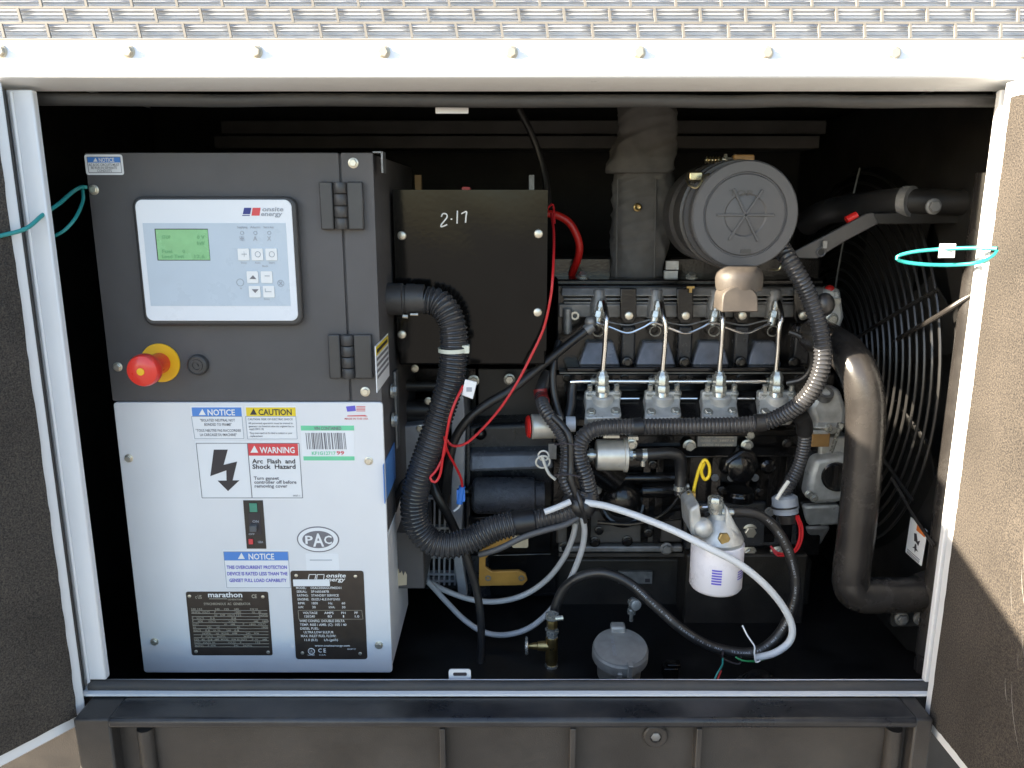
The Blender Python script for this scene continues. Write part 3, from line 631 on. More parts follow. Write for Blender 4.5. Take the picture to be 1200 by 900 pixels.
L = [('MODEL:', 347, 690.2, 2.9, 12), ('OSAC030AGUFMSD01', 364, 690.2, 2.9, 36), ('SERIAL:', 347.7, 694.6, 2.9, 12), ('SP1603687B', 364.6, 694.6, 2.9, 21), ('RATING:', 348.3, 699, 2.9, 13), ('STANDBY SERVICE', 365, 699, 2.9, 32), ('ENGINE:', 348.9, 703.6, 2.9, 13), ('ISUZU 4LE1NYGV01', 365.3, 703.6, 2.9, 33), ('RPM:', 349.5, 708.2, 2.9, 8), ('1800', 365.5, 708.2, 2.9, 7), ('Hz:', 385, 708.2, 2.9, 5), ('60', 400.5, 708.2, 2.9, 4), ('kW:', 350, 712.8, 2.9, 6), ('30', 366, 712.8, 2.9, 4), ('kVA:', 385.5, 712.8, 2.9, 7), ('30', 400.8, 712.8, 2.9, 4),
     ('VOLTAGE', 355, 719.5, 2.9, 17), ('120/240', 357, 723.6, 2.9, 12), ('AMPS', 380, 719.5, 2.9, 11), ('83', 384, 723.6, 2.9, 5), ('PH', 400, 719.5, 2.9, 5), ('1', 402, 723.6, 2.9, 1.2), ('PF', 415.5, 719.5, 2.9, 4), ('1.0', 416, 723.6, 2.9, 5),
     ('WIRE CONFIG:', 351, 729, 3, 24), ('DOUBLE DELTA', 377, 729, 3, 27), ('TEMP. RISE / AMB. (C):', 351.5, 733.4, 3, 39), ('105 / 40', 393, 733.4, 3, 13), ('DIESEL FUEL:', 352, 737.8, 3, 22), ('ULTRA LOW SULFUR', 356, 742.2, 3, 35), ('MAX. INLET FUEL FLOW:', 352.8, 746.6, 3, 41), ('11.0 (0.3)', 357, 751.2, 3, 15), ('L/h (gal/h)', 380, 751.2, 3, 16), ('www.onsiteenergy.com', 369, 757.7, 2.6, 41), ('800-587-727', 407, 761.5, 1.8, 10), ('LISTED', 361, 768.3, 1.8, 8), ('C E', 373, 764.5, 5, 9), ('CSA', 374, 768.3, 1.8, 8)]
words(s, L, Yp, 'ink_white')
outline(s, [(349.5, 715), (424, 715), (425.5, 725.3), (350.3, 725.3)], Yp, 'ink_dim', 0.4)
q = B(); p = P(365, 763, Yp); q.torus((p.x, Yp - 0.0006, p.z), (0, 1, 0), 3.8 * k, 0.5 * k, 20, 4); q.text('UL', 365, 764.6, 3.4, 4, Yp - 0.0009, 'C'); q.build('listing_mark', 'ink_white', s, smooth=0)
for x, y in ((347, 674.5), (416.5, 675.5), (354.3, 765.3), (422, 766)): bolt(s, P(x, y, Yp - 0.0004), 0.0028, 'bolt_pale', name='rivet', kind='screw')
# right-hand side of the cabinet: stickers, lug bolts
def side_rect(xp0, yp0, xp1, yp1, mat, name, parent=cb, dx=0.0006, hh=None):
    """rectangle on the cabinet's side plane x=xr, found from the two pixel corners"""
    def on(x_, y_):
        u = (x_ - 600) / F_PX; v = (450 - y_) / F_PX; ry = CT + v * ST; Y = xr / u * ry; return Y, (-ST + v * CT) / ry * Y + CZ
    Ya, za_ = on(xp0, yp0); Yb, zb_ = on(xp1, yp1)
    q = B(); q.box(xr - 0.0005, xr + dx, min(Ya, Yb), max(Ya, Yb), min(za_, zb_), max(za_, zb_)); o = q.build(name, mat, parent); return o, (Ya, Yb, za_, zb_)
sd, (Ya, Yb, z_a, z_b) = side_rect(439.5, 406, 456, 440, 'sticker_white', 'sticker')
q = B(); q.box(xr + 0.0005, xr + 0.001, Ya + 0.003, Yb - 0.003, z_a - (z_a - z_b) * 0.0 - 0.014, z_a - 0.002); q.build('header_band', 'sticker_yellow', sd)
q = B()
for i in range(4): q.box(xr + 0.0005, xr + 0.001, Ya + 0.006, Yb - 0.006, z_a - 0.022 - i * 0.0085, z_a - 0.018 - i * 0.0085)
q.build('print_bars', 'ink_grey', sd)
q = B(); q.box(xr + 0.0005, xr + 0.0012, Ya + 0.008, Yb - 0.012, z_a - 0.011, z_a - 0.006); q.build('lettering', 'ink', sd)
sd, _ = side_rect(449, 545, 463.5, 560, 'sticker_blue', 'sticker')
for x, y in ((449.5, 458), (450.5, 492)):
    Yq = 1.20; bolt(cb, (xr + 0.004, Yq, Zg(y, Yq)), 0.0085, 'zinc', axis=(1, 0, 0))
b = B(); b.box(xr, xr + 0.004, 1.235, 1.26, Zg(525, 1.24), Zg(435, 1.24)); b.build('mount_strip', 'dark_alu', cb, bevel=0.001)
# dark terminal box beside the lower housing
b = B(); b.rpx(462, 624, 497.5, 690, 1.22, 1.36, 0.002); tb = b.build('terminal_box', 'powder_black', cb, bevel=0.002)
q = B(); q.ppx([(465, 667), (467, 667), (468, 672), (470, 671), (470.5, 669), (472.5, 675), (474.5, 670), (476.8, 674), (476.5, 685.5), (465.6, 686.5)][::-1], 1.2185, 1.2199); q.build('torn_label', 'paper_tan', tb, smooth=0)
# ================================================================== junction box
YJ = 1.26
jb = thing('junction_box', 'glossy black steel box with handwritten 2-17 beside the control cabinet', 'junction box', P(550, 428, 1.35))
b = B(); a = P(460, 222.5, YJ); c = P(640, 428, YJ)
b.box(a.x + 0.001, c.x - 0.001, YJ + 0.003, 1.50, c.z, a.z - 0.002); b.build('housing', 'gloss_black', jb, bevel=0.003)
# the cover: slightly buckled sheet
nx, nz_ = 26, 22; z0 = Zg(411, YJ); q = B(); vs = []; fs = []
for j in range(nz_ + 1):
    for i in range(nx + 1):
        u, v = i / nx, j / nz_
        dy = 0.0012 * math.sin(3.1 * u + 2.2 * v) * math.sin(math.pi * u) * math.sin(math.pi * v)
        vs.append((a.x + (c.x - a.x) * u, YJ - 0.001 - abs(dy), z0 + (a.z - z0) * v))
for j in range(nz_):
    for i in range(nx): k0 = j * (nx + 1) + i; fs.append((k0, k0 + 1, k0 + nx + 2, k0 + nx + 1))
q.add(vs, fs); q.box(a.x, c.x, YJ, YJ + 0.0025, z0, a.z); q.build('cover', 'gloss_black', jb)
for x, y in ((471, 276), (631, 274), (471, 392), (630, 366)): bolt(jb, P(x, y, YJ - 0.001), 0.0072, 'bolt_pale', name='screw', kind='screw')
q = B(); Yt = YJ - 0.0034; kk = 0.0011
def stroke(pts): q.tube([P(x, y, Yt) for x, y in pts], kk, 6, 0.001)
stroke([(517, 254), (519, 250.5), (523, 251), (523.5, 255), (518, 262), (516.5, 265.5), (520, 265), (524, 263)]); stroke([(528, 257), (530, 256.6)]); stroke([(536, 247), (535.5, 262)]); stroke([(540.5, 250.5), (546.5, 248), (546, 254), (545.5, 261)])
for v in q.v: v.y = YJ - 0.0025 + (v.y - (YJ - 0.0034)) * 0.15
q.build('handwriting', 'ink_white', jb)
b = B(); b.rpx(620, 205, 626, 224, 1.36, 1.37); b.build('stud', 'dark_alu', jb)
b = B(); b.rpx(486, 205, 494, 224, 1.4, 1.41); b.build('stud', 'amber_dull', jb)
b = B(); b.rpx(541, 219, 551, 224, 1.3, 1.33, 0.003); b.build('grommet', 'red_cable', jb)

# ================================================================== alternator and flywheel housing
alt = thing('alternator', 'black generator end with grey adapter ring, vent louvres and flywheel housing', 'alternator', P(560, 700, 1.5))
b = B(); b.lathe(P(478, 575, 1.60), (1, 0, 0), [(0.0, 0.15), (0.01, 0.165), (0.07, 0.165), (0.08, 0.155)], 48); b.build('stator_shell', 'cast_black', alt)
b = B(); b.ppx([(470, 500), (498, 497), (500, 580), (480, 580), (470, 560)][::-1], 1.36, 1.6); b.build('end_bracket', 'adapter_grey', alt, bevel=0.003)
b = B(); b.ppx([(529, 462), (543, 460), (545.5, 500), (544, 560), (541, 628), (527, 628), (529, 560)][::-1], 1.34, 1.62); ad = b.build('adapter_ring', 'adapter_grey', alt, bevel=0.002)
b = B(); b.ppx([(531, 652), (541, 652), (548, 698), (537, 698)][::-1], 1.34, 1.5); b.build('adapter_foot', 'adapter_grey', alt, bevel=0.002)
for i in range(6):
    x = 502 + i * 6.2
    b = B(); b.ppx([(x, 582), (x + 2.2, 582), (x + 1.0, 686), (x - 1.2, 686)][::-1], 1.36, 1.37); b.build('louvre_bar', 'adapter_grey', alt)
for y in (583, 618, 652, 672, 680): 
    b = B(); b.rpx(499, y, 537, y + 2.4, 1.358, 1.372); b.build('louvre_bar', 'adapter_grey', alt)
b = B(); b.ppx([(497, 650), (503, 648), (500, 676), (497, 676)][::-1], 1.34, 1.36); b.build('bracket_tip', 'white_paint', alt)
b = B(); b.rpx(496, 560, 540, 690, 1.42, 1.6); b.build('dark_core', 'interior_black', alt)
# flywheel housing: stepped casting
bh = B(); bh.ppx([(545, 498), (652, 494), (660, 560), (655, 700), (552, 704), (545, 640)][::-1], 1.40, 1.75); bh.build('housing_back', 'cast_black', alt, bevel=0.010, segs=4)
dc = P(545, 592, 1.60); b = B(); b.lathe(Vector((dc.x, 1.60, dc.z)), (1, 0, 0), [(0, 0.17), (0.001, 0.222), (0.012, 0.226), (0.016, 0.216), (0.030, 0.212), (0.075, 0.208), (0.118, 0.196), (0.135, 0.180), (0.142, 0.16)], 72); b.build('flywheel_housing', 'starter_paint', alt, bevel=0.002)
for a_ in (66, 48, 31, 14, -4, -22, -40):
    ca, sa = math.cos(math.radians(a_)), math.sin(math.radians(a_)); ctr = Vector((dc.x + 0.014, 1.60 - 0.205 * ca, dc.z + 0.205 * sa)); nn = Vector((0, -ca, sa)); tt = Vector((0, sa, ca)) * 0.006
    b = B(); b.obox(ctr - tt * 0.5, Vector((0.108, 0, 0)) - nn * 0.014, nn * 0.016, tt); b.build('housing_rib', 'starter_paint', alt, bevel=0.002)
def slab(pts, Y0, Ytop, Y1, mat, name, parent, bev=0.003):
    """block whose front face leans back: lower edge at Y0, upper edge at Ytop"""
    n = len(pts); ys = [p[1] for p in pts]; y0, y1 = min(ys), max(ys)
    fr = [P(x, y, Y0 + (Ytop - Y0) * (y1 - y) / (y1 - y0)) for x, y in pts]; bk = [Vector((p.x, Y1, p.z)) for p in fr]
    q = B(); q.add(fr + bk, [tuple(range(n)), tuple(range(2 * n - 1, n - 1, -1))] + [(i, i + n, (i + 1) % n + n, (i + 1) % n) for i in range(n)])
    return q.build(name, mat, parent, bevel=bev)
slab([(549, 531), (648, 529), (650, 550), (549, 554)], 1.352, 1.366, 1.6, 'port_sky_sheen', 'housing_facet', alt, 0.007)
b = B(); b.lathe(P(553, 580.5, 1.352), (1, 0, 0), [(0, 0.018), (0.002, 0.026), (0.006, 0.0315), (0.012, 0.033), (0.105, 0.033), (0.112, 0.031), (0.114, 0.026), (0.130, 0.024)], 40); b.build('starter_body', 'starter_paint', alt)
b = B(); b.ppx([(545, 498), (551, 497), (552, 700), (546, 690)][::-1], 1.36, 1.45); b.build('housing_flange', 'cast_black', alt, bevel=0.003)
slab([(549, 606), (646, 604), (646, 648), (551, 652)], 1.37, 1.35, 1.6, 'engine_black', 'housing_facet', alt)
slab([(572, 650), (652, 648), (652, 695), (575, 700)], 1.385, 1.37, 1.6, 'engine_black', 'housing_facet', alt)
b = B(); b.sphere(P(556, 576, 1.345), 0.014, 20, sz=1.0); b.cyl(P(545, 576, 1.345), P(556, 576, 1.345), 0.009); b.build('plug_boss', 'engine_black', alt)
b = B(); b.sphere(P(563, 508, 1.40), 0.012); b.build('plug_boss', 'engine_black', alt)
b = B(); b.ppx([(561.5, 646), (600, 626), (603, 634), (575, 648), (569, 655), (569, 665), (576, 670), (608, 669), (616, 673), (618, 680), (613, 686), (561, 687)][::-1], 1.338, 1.346); amb = b.build('lifting_bracket', 'amber_paint', alt, bevel=0.0012, label='amber painted steel bracket low on the flywheel housing')
for x, y in ((572, 677.5), (611, 677.5)):
    q = B(); q.lathe(P(x, y, 1.338), (0, -1, 0), [(-0.001, 0.0055), (0.001, 0.0055), (0.001, 0.003), (-0.004, 0.003)], 18, cap=False); q.build('hole_bush', 'dark_alu', amb)
b = B(); b.rpx(600, 628, 619, 642, 1.337, 1.341, 0.004); b.build('label_pad', 'paper_tan', alt)
# dark mount block between junction box and housing, with bolt heads
b = B(); b.rpx(560, 432, 640, 492, 1.46, 1.62, 0.002); mb = b.build('mount_block', 'base_black', alt, bevel=0.003)
for x, y in ((597, 444.5), (555, 446)): bolt(alt, P(x, y, 1.44), 0.008, 'zinc')
b = B(); b.rpx(466, 430, 560, 500, 1.52, 1.70); b.build('end_plate', 'engine_black', alt, bevel=0.004)
for y, r in ((452, 0.010), (480, 0.018), (487, 0.014)): 
    b = B(); b.cyl(P(468, y, 1.40), P(520, y, 1.40), r); b.build('cable_gland', 'hose_black', alt)
for x, y in ((486, 432), (502, 470), (492, 502)): bolt(alt, P(x, y, 1.36), 0.005, 'bolt_pale')

# ================================================================== engine
eng = thing('diesel_engine', 'black four cylinder diesel engine with four injection pumps in a row', 'engine', P(810, 790, 1.55))
YE = 1.37
b = B(); b.rpx(652, 333, 966, 436, YE, 1.75); b.build('cylinder_head', 'engine_black', eng, bevel=0.004)
b = B(); b.rpx(648, 437, 960, 652, YE - 0.012, 1.75); b.build('engine_block', 'engine_black', eng, bevel=0.004)
b = B(); b.rpx(652, 654, 940, 800, 1.40, 1.72, 0.012); b.build('oil_pan', 'pan_black', eng, bevel=0.006)
b = B(); b.rpx(655, 648.5, 935, 652.5, YE - 0.016, 1.41); b.build('pan_gasket', 'base_black', eng)
b = B(); b.rpx(655, 640.5, 800, 647.5, YE - 0.026, 1.40, 0.003); pr = b.build('pan_flange', 'dark_alu', eng, bevel=0.003)
for x, y in ((697, 635), (735, 634), (662, 641)): bolt(eng, P(x, y, YE - 0.024), 0.0075, 'engine_black')
bolt(eng, P(781, 643, YE - 0.03), 0.0085, 'dark_alu')
# valve cover and the head's upper edge
b = B(); b.rpx(645, 300, 962, 330, 1.46, 1.70, 0.006); b.build('valve_cover', 'engine_black', eng, bevel=0.006)
b = B(); b.rpx(652, 327.5, 965, 335.5, 1.39, 1.6); b.build('cover_rail', 'engine_black', eng, bevel=0.003)
slab([(658, 347), (965, 347), (965, 337), (658, 337)], YE - 0.020, YE - 0.012, 1.5, 'dark_alu', 'head_top_face', eng, 0.002)
for y in (349.5, 354): 
    b = B(); b.rpx(661, y, 955, y + 2.0, YE - 0.014, YE + 0.005); b.build('head_lip', 'dark_alu', eng, bevel=0.001)
slab([(655, 372), (952, 372), (952, 356.5), (655, 356.5)], YE - 0.009, YE - 0.013, 1.5, 'dark_alu', 'head_face', eng, 0.002)
inj_x = (702, 769, 838, 907); pump_x = (706.5, 776.5, 843.0, 909.5)
for i, x in enumerate(inj_x):
    b = B(); b.lathe(P(x - 1, 373, YE - 0.012), (0, 0.05, 1), [(0, 0.015), (0.024, 0.0145), (0.046, 0.012), (0.05, 0.010)], 24); b.build('injector_boss', 'dark_alu', eng, bevel=0.001)
    p0 = P(x - 3, 379, YE - 0.035); p1 = P(x + 3.5, 352, YE - 0.028); d = (p1 - p0)
    b = B(); b.lathe(p0, d, [(-0.004, 0.007), (0.008, 0.0078), (0.010, 0.0078)], 20); b.lathe(p0, d, [(0.010, 0.0088), (0.021, 0.0088)], 6); b.lathe(p0, d, [(0.021, 0.006), (0.028, 0.006)], 16); b.lathe(p0, d, [(0.027, 0.0070), (0.038, 0.0068)], 6)
    b.build('injector', 'zinc', eng, bevel=0.0005)
    b = B(); b.torus(P(x - 1, 388, YE - 0.016), (0, 1, 0.3), 0.0095, 0.0014, 24, 6); b.build('injector_ring', 'zinc', eng)
for x, y in ((737, 370), (803.5, 370), (870, 370), (941, 370)):
    b = B(); b.ppx([(x - 10, 338), (x + 9, 338), (x + 9, 372), (x + 5, 379), (x - 6, 379), (x - 10, 372)][::-1], YE - 0.030, YE - 0.022); t = b.build('cover_tab', 'engine_black', eng, bevel=0.0015)
    bolt(t, P(x, y, YE - 0.0305), 0.0075, 'bolt_pale', kind='screw')
    b = B(); b.rpx(x - 8, 382, x + 7, 428, YE - 0.022, YE + 0.01); b.build('port_pillar', 'cast_black', eng, bevel=0.004)
b = B(); b.lathe(P(673.5, 369.5, YE - 0.014), (0, -1, 0), [(0, 0.0082), (0.005, 0.0082), (0.006, 0.0072), (0.006, 0.0040), (0.0, 0.004)], 24, cap=False); b.build('plug', 'zinc', eng)
b = B(); b.cyl(P(665, 362, YE - 0.016), P(665, 389, YE - 0.016), 0.008, 16); b.cyl(P(665, 387, YE - 0.016), P(665, 391, YE - 0.016), 0.0055, 16); b.build('glow_terminal', 'dark_alu', eng)
# intake port facets that lean back; the sky's sheen is put into their colour
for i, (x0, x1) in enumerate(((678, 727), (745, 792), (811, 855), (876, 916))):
    slab([(x0, 428), (x1, 428), (x1 - 8, 400), (x0 + 9, 400)], YE - 0.030, YE - 0.014, YE + 0.05, 'port_sky_sheen', 'port_facet', eng, 0.003)
b = B(); b.rpx(664, 430.5, 944, 436, YE - 0.05, YE + 0.02, 0.002); b.build('port_shelf', 'engine_black', eng, bevel=0.002)
for x in (735, 802, 868, 930):
    b = B(); b.sphere(P(x, 425, YE - 0.03), 0.011); b.build('lug', 'engine_black', eng); bolt(eng, P(x, 424.5, YE - 0.040), 0.0062, 'engine_black')
b = B(); b.rpx(656, 436.4, 958, 438.0, YE - 0.030, YE); b.build('head_gasket', 'dark_alu', eng)
for i, x in enumerate(range(664, 950, 34)): bolt(eng, P(x, 443, YE - 0.014), 0.0055, 'engine_black')
b = B(); b.tube(px((925, 389, 1.30), (940, 396, 1.29), (951, 412, 1.285), (951, 430, 1.285), (940, 444, 1.29), (922, 449, 1.30)), 0.0048, 10, 0.004); b.build('bypass_hose', 'hose_black', eng)
for x in (668, 690, 757, 772, 812, 838, 905, 925):
    q = B(); q.rpx(x - 2.2, 527, x + 2.2, 636, YE - 0.030, YE, 0.001); q.build('casting_rib', 'engine_black', eng, bevel=0.002)
for x, y, r in ((702, 622, 0.006), (760, 625, 0.006), (820, 604, 0.006), (902, 600, 0.0065), (925, 560, 0.006), (922, 520, 0.006), (765, 545, 0.006), (700, 575, 0.0055), (846, 575, 0.0055), (890, 577, 0.006), (772, 612, 0.006)): bolt(eng, P(x, y, YE - 0.034), r, random.choice(('engine_black', 'dark_alu', 'engine_black')))
b = B(); b.tube(px((700, 612, 1.325), (740, 614, 1.32), (770, 606, 1.32), (792, 588, 1.325), (800, 566, 1.33)), 0.0040, 10, 0.004); b.build('oil_line', 'engine_black', eng)
for x, y in ((660, 560), (668, 585), (655, 610)):
    b = B(); b.lathe(P(x, y, YE - 0.016), (0, -1, 0), [(0, 0.012), (0.006, 0.012), (0.008, 0.009), (0.008, 0.004), (0.004, 0.003), (0.004, 0)], 20, cap=False); b.build('core_plug', 'engine_black', eng)
# return line looping between injectors
rl = []
for i, x in enumerate(inj_x):
    rl.append(P(x - 3, 378, YE - 0.046))
    if i < 3: m = (x + inj_x[i + 1]) / 2; rl += [P(x + 14, 384, YE - 0.046), P(m, 390.5, YE - 0.046), P(inj_x[i + 1] - 16, 384, YE - 0.046)]
b = B(); b.tube(rl, 0.0021, 8, 0.004); b.build('return_line', 'steel_tube', eng)
rl = []
for i, x in enumerate(inj_x):
    rl.append(P(x - 1, 374, YE - 0.03))
    if i < 3: m = (x + inj_x[i + 1]) / 2; rl += [P(x + 14, 378, YE - 0.03), P(m, 381, YE - 0.03), P(inj_x[i + 1] - 16, 377, YE - 0.03)]
b = B(); b.tube(rl, 0.0014, 8, 0.004); b.build('return_line', 'dark_alu', eng)
# injection lines
for x, xp in zip(inj_x, pump_x):
    b = B(); b.tube([P(x + 5, 352, YE - 0.028), P(x + 6.5, 357, YE - 0.045), P(x + 9, 372, YE - 0.062), P(xp + 3.5, 385, YE - 0.066), P(xp + 2, 410, YE - 0.066), P(xp, 432, YE - 0.066), P(xp, 440, YE - 0.066)], 0.0042, 12, 0.004); b.build('injection_line', 'steel_tube', eng)
# fuel rail
YR = 1.315
b = B(); b.tube([P(668, 456, YR + 0.02), P(672, 449, YR + 0.01), P(682, 447, YR), P(800, 447, YR), P(905, 447, YR)], 0.0043, 12, 0.006); b.build('fuel_rail', 'steel_tube', eng)
for x in (692, 760, 828, 899):
    b = B(); b.cyl(P(x, 447, YR), P(x + 10, 447, YR), 0.0068, 12); b.lathe(P(x + 11, 454, YR), (0, 0, 1), [(0, 0.0075), (0.012, 0.0075), (0.02, 0.0078), (0.022, 0.006)], 6); b.build('rail_banjo', 'zinc', eng)
# pumps: leaning square flange, four bolts, hex delivery valve
b = B(); b.exx([(1.30, Zg(500, 1.30)), (1.30, Zg(492, 1.30)), (1.335, Zg(458, 1.335)), (1.37, Zg(455, 1.37)), (1.37, Zg(500, 1.37))], Xg(664, 470, 1.3), Xg(938, 470, 1.3)); b.build('pump_deck', 'engine_black', eng, bevel=0.002)
for k, x in enumerate((740, 808, 875)):
    b = B(); b.cyl(P(x - 13, 467, 1.318), P(x + 9, 467, 1.318), 0.0022, 10); b.build('rack_link', 'steel_tube', eng)
for xp in pump_x:
    A = P(xp - 22, 461, 1.318); Bq = P(xp + 21, 461, 1.318); C = P(xp + 21.5, 491.5, 1.272); D = P(xp - 21.5, 493.5, 1.272)
    nrm = (Bq - A).cross(D - A).normalized()
    if nrm.y > 0: nrm = -nrm
    # rounded octagon flange, inset corners
    def lp(u, v): return A.lerp(Bq, u).lerp(D.lerp(C, u), v)
    ring = [lp(*uv) for uv in ((0.06, 0), (0.3, 0.03), (0.7, 0.03), (0.94, 0), (1, 0.1), (0.96, 0.5), (1, 0.92), (0.94, 1), (0.06, 1), (0, 0.92), (0.04, 0.5), (0, 0.1))]
    n = len(ring); q = B(); q.add([p + nrm * 0.006 for p in ring] + [p - nrm * 0.016 for p in ring], [tuple(range(n)), tuple(range(2 * n - 1, n - 1, -1))] + [(i, i + n, (i + 1) % n + n, (i + 1) % n) for i in range(n)])
    pm = q.build('injection_pump', 'cast_alu', eng, bevel=0.002)
    cc = lp(0.5, 0.30) ; q = B(); q.lathe(cc, nrm * 0.35 + Vector((0, 0, 1)), [(-0.004, 0.0195), (0.010, 0.0190), (0.013, 0.0165)], 28); q.build('pump_collar', 'cast_alu', pm, bevel=0.0008)
    q = B(); q.rpx(xp - 20, 459, xp + 20, 470, 1.300, 1.315, 0.004); q.build('pump_clamp', 'cast_alu', pm, bevel=0.0015)
    for u, v in ((0.18, 0.76), (0.84, 0.76)): bolt(pm, lp(u, v) + nrm * 0.006, 0.0062, 'zinc', axis=nrm)
    for u, v in ((0.14, 0.12), (0.86, 0.12)):
        bb_ = bolt(pm, lp(u, v) + nrm * 0.010, 0.0066, 'zinc', axis=(0, -0.35, 1))
        q = B(); q.lathe(lp(u, v) + nrm * 0.012, (0, -0.2, 1), [(0, 0.0045), (0.013, 0.0045), (0.014, 0.003)], 14); q.build('stud', 'zinc', pm)
    top = P(xp - 1, 470, 1.298)
    q = B(); q.lathe(top, (0, 0.03, 1), [(-0.004, 0.0115), (0.014, 0.0115), (0.016, 0.0105)], 24); q.lathe(top, (0, 0.03, 1), [(0.016, 0.0125), (0.026, 0.0125), (0.028, 0.0112)], 6); q.build('delivery_valve', 'zinc', pm, bevel=0.0006)
    q = B(); q.lathe(top, (0, 0.03, 1), [(0.028, 0.0108), (0.043, 0.0108), (0.046, 0.0085), (0.051, 0.0068)], 6); q.build('union_nut', 'zinc', pm, bevel=0.0006)
# block face details
YB = YE - 0.012
b = B(); b.rpx(665, 503, 935, 512, YB - 0.018, YB + 0.01, 0.003); b.build('gallery_rib', 'engine_black', eng, bevel=0.003)
b = B(); b.rpx(818, 508.5, 863, 525.5, YB - 0.012, YB + 0.002); pl = b.build('serial_plate', 'dark_alu', eng, bevel=0.0006)
q = B()
for t, x, y, h, wd in (('4LE1 DIESEL', 822, 513, 3, 38), ('ENGINE  NO.', 821, 517.6, 2.6, 20), ('388714', 843, 517.6, 2.6, 17), ('MADE IN JAPAN', 823, 523, 3, 35)): q.text(t, x, y, h, wd, YB - 0.0126)
q.build('lettering', 'ink_dim', pl, smooth=0)
for x, y, r in ((808, 522.5, 0.0085), (875.5, 522, 0.0080), (879, 509, 0.007), (813, 508, 0.004)): bolt(eng, P(x, y, YB - 0.014), r, 'zinc')
slab([(700, 524), (936, 522), (936, 536), (700, 538)], YB - 0.03, YB - 0.012, YB + 0.02, 'engine_black', 'block_web', eng, 0.004)
b = B(); b.ppx([(845, 556), (849, 541), (870, 526), (886, 530), (893, 548), (884, 558)][::-1], YB - 0.035, YB); b.build('side_cover', 'engine_black', eng, bevel=0.006)
b = B(); b.lathe(P(868, 550, YB - 0.035), (0, -1, 0), [(0, 0.024), (0.006, 0.024), (0.009, 0.020), (0.010, 0.0)], 28, cap=False); b.build('side_cover_cap', 'engine_black', eng)
b = B(); b.lathe(P(898, 545, YB - 0.02), (0, -1, 0), [(0, 0.014), (0.012, 0.013), (0.016, 0.008), (0.016, 0)], 20, cap=False); b.build('core_plug', 'engine_black', eng)
b = B(); b.cyl(P(690, 560, YB - 0.02), P(800, 560, YB - 0.02), 0.009); b.build('side_rail', 'engine_black', eng)
b = B(); b.cyl(P(752, 575, YB - 0.03), P(800, 574, YB - 0.03), 0.013); b.build('side_rail', 'engine_black', eng)
slab([(745, 600), (800, 596), (800, 610), (747, 614)], YB - 0.03, YB - 0.01, YB + 0.02, 'engine_black', 'block_web', eng, 0.004)
slab([(652, 598), (800, 598), (800, 636), (652, 638)], YB - 0.012, YB - 0.004, YB + 0.02, 'base_black', 'block_side', eng, 0.004)
slab([(800, 590), (936, 586), (936, 640), (802, 646)], YB - 0.02, YB - 0.008, YB + 0.02, 'cast_black', 'block_side', eng, 0.005)
b = B(); b.rpx(805, 650, 938, 760, 1.33, 1.42, 0.006); b.build('support_bracket', 'pan_black', eng, bevel=0.004)
b = B(); b.lathe(P(866, 586, YB - 0.03), (0, 0, 1), [(0, 0.026), (0.012, 0.028), (0.016, 0.026), (0.02, 0.026)], 32); b.build('filler_neck', 'engine_black', eng, bevel=0.002)
for x in (857, 885, 838): bolt(eng, P(x, 560, YB - 0.02), 0.005, 'dark_alu')
b = B(); b.sphere(P(729, 585, YB - 0.030), 0.0335, 32, sy=0.75); b.build('dome_cover', 'engine_black', eng)
b = B(); b.lathe(P(729, 590, YB - 0.006), (0, -0.9, 0.35), [(0, 0.043), (0.008, 0.043), (0.012, 0.038), (0.012, 0.034)], 36, cap=False); b.build('dome_flange', 'engine_black', eng)
# lift pump
lp0 = P(698, 533, 1.255); lp1 = P(733, 533, 1.255); dx = (lp1 - lp0).length
lift = B(); lift.lathe(lp0, (1, 0, 0), [(0.0, 0.022), (0.001, 0.0245), (0.004, 0.0255), (dx - 0.004, 0.0255), (dx - 0.003, 0.0285), (dx + 0.002, 0.0285), (dx + 0.002, 0.02)], 40); lf = lift.build('fuel_lift_pump', 'zinc_matt', eng)
b = B(); b.cyl(P(684, 533, 1.255), P(699, 533, 1.255), 0.008, 16); b.cyl(P(690, 533, 1.255), P(695, 533, 1.255), 0.0115, 16); b.build('inlet_fitting', 'zinc', lf)
b = B(); b.lathe(P(679, 533, 1.255), (1, 0, 0), [(0, 0.0095), (0.008, 0.0095)], 20); b.lathe(P(682, 541, 1.25), (0, 0, 1), [(0, 0.004), (0.01, 0.004)], 10); b.build('hose_clamp', 'bolt_pale', lf)
b = B(); b.cyl(P(735, 533, 1.255), P(746, 533, 1.255), 0.0065, 16); b.cyl(P(737, 533, 1.255), P(741, 533, 1.255), 0.0095, 6); b.build('outlet_fitting', 'zinc', lf)
b = B(); b.rpx(707, 510.5, 726, 513.5, 1.245, 1.262, 0.001); b.rpx(736, 512, 748, 516, 1.26, 1.28, 0.001); b.build('mount_tab', 'zinc', lf)
bolt(lf, P(740, 521, 1.26), 0.007, 'zinc')
b = B(); b.tube(px((745, 533, 1.255), (765, 532, 1.255), (785, 531, 1.258), (796, 536, 1.26), (798, 555, 1.265), (797, 580, 1.26)), 0.0098, 14, 0.004); b.build('outlet_hose', 'hose_black', lf)
b = B(); b.lathe(P(752, 533, 1.255), (1, 0, 0), [(0, 0.0112), (0.008, 0.0112)], 24); b.lathe(P(753.5, 546, 1.248), (0, 0, 1), [(0, 0.004), (0.009, 0.004)], 8); b.build('hose_clamp', 'zinc', lf)
b = B(); b.lathe(P(797, 574, 1.262), (0, 0, 1), [(0, 0.0112), (0.008, 0.0112)], 24); b.cyl(P(804, 570, 1.262), P(807, 570, 1.262), 0.005); b.build('hose_clamp', 'zinc', lf)
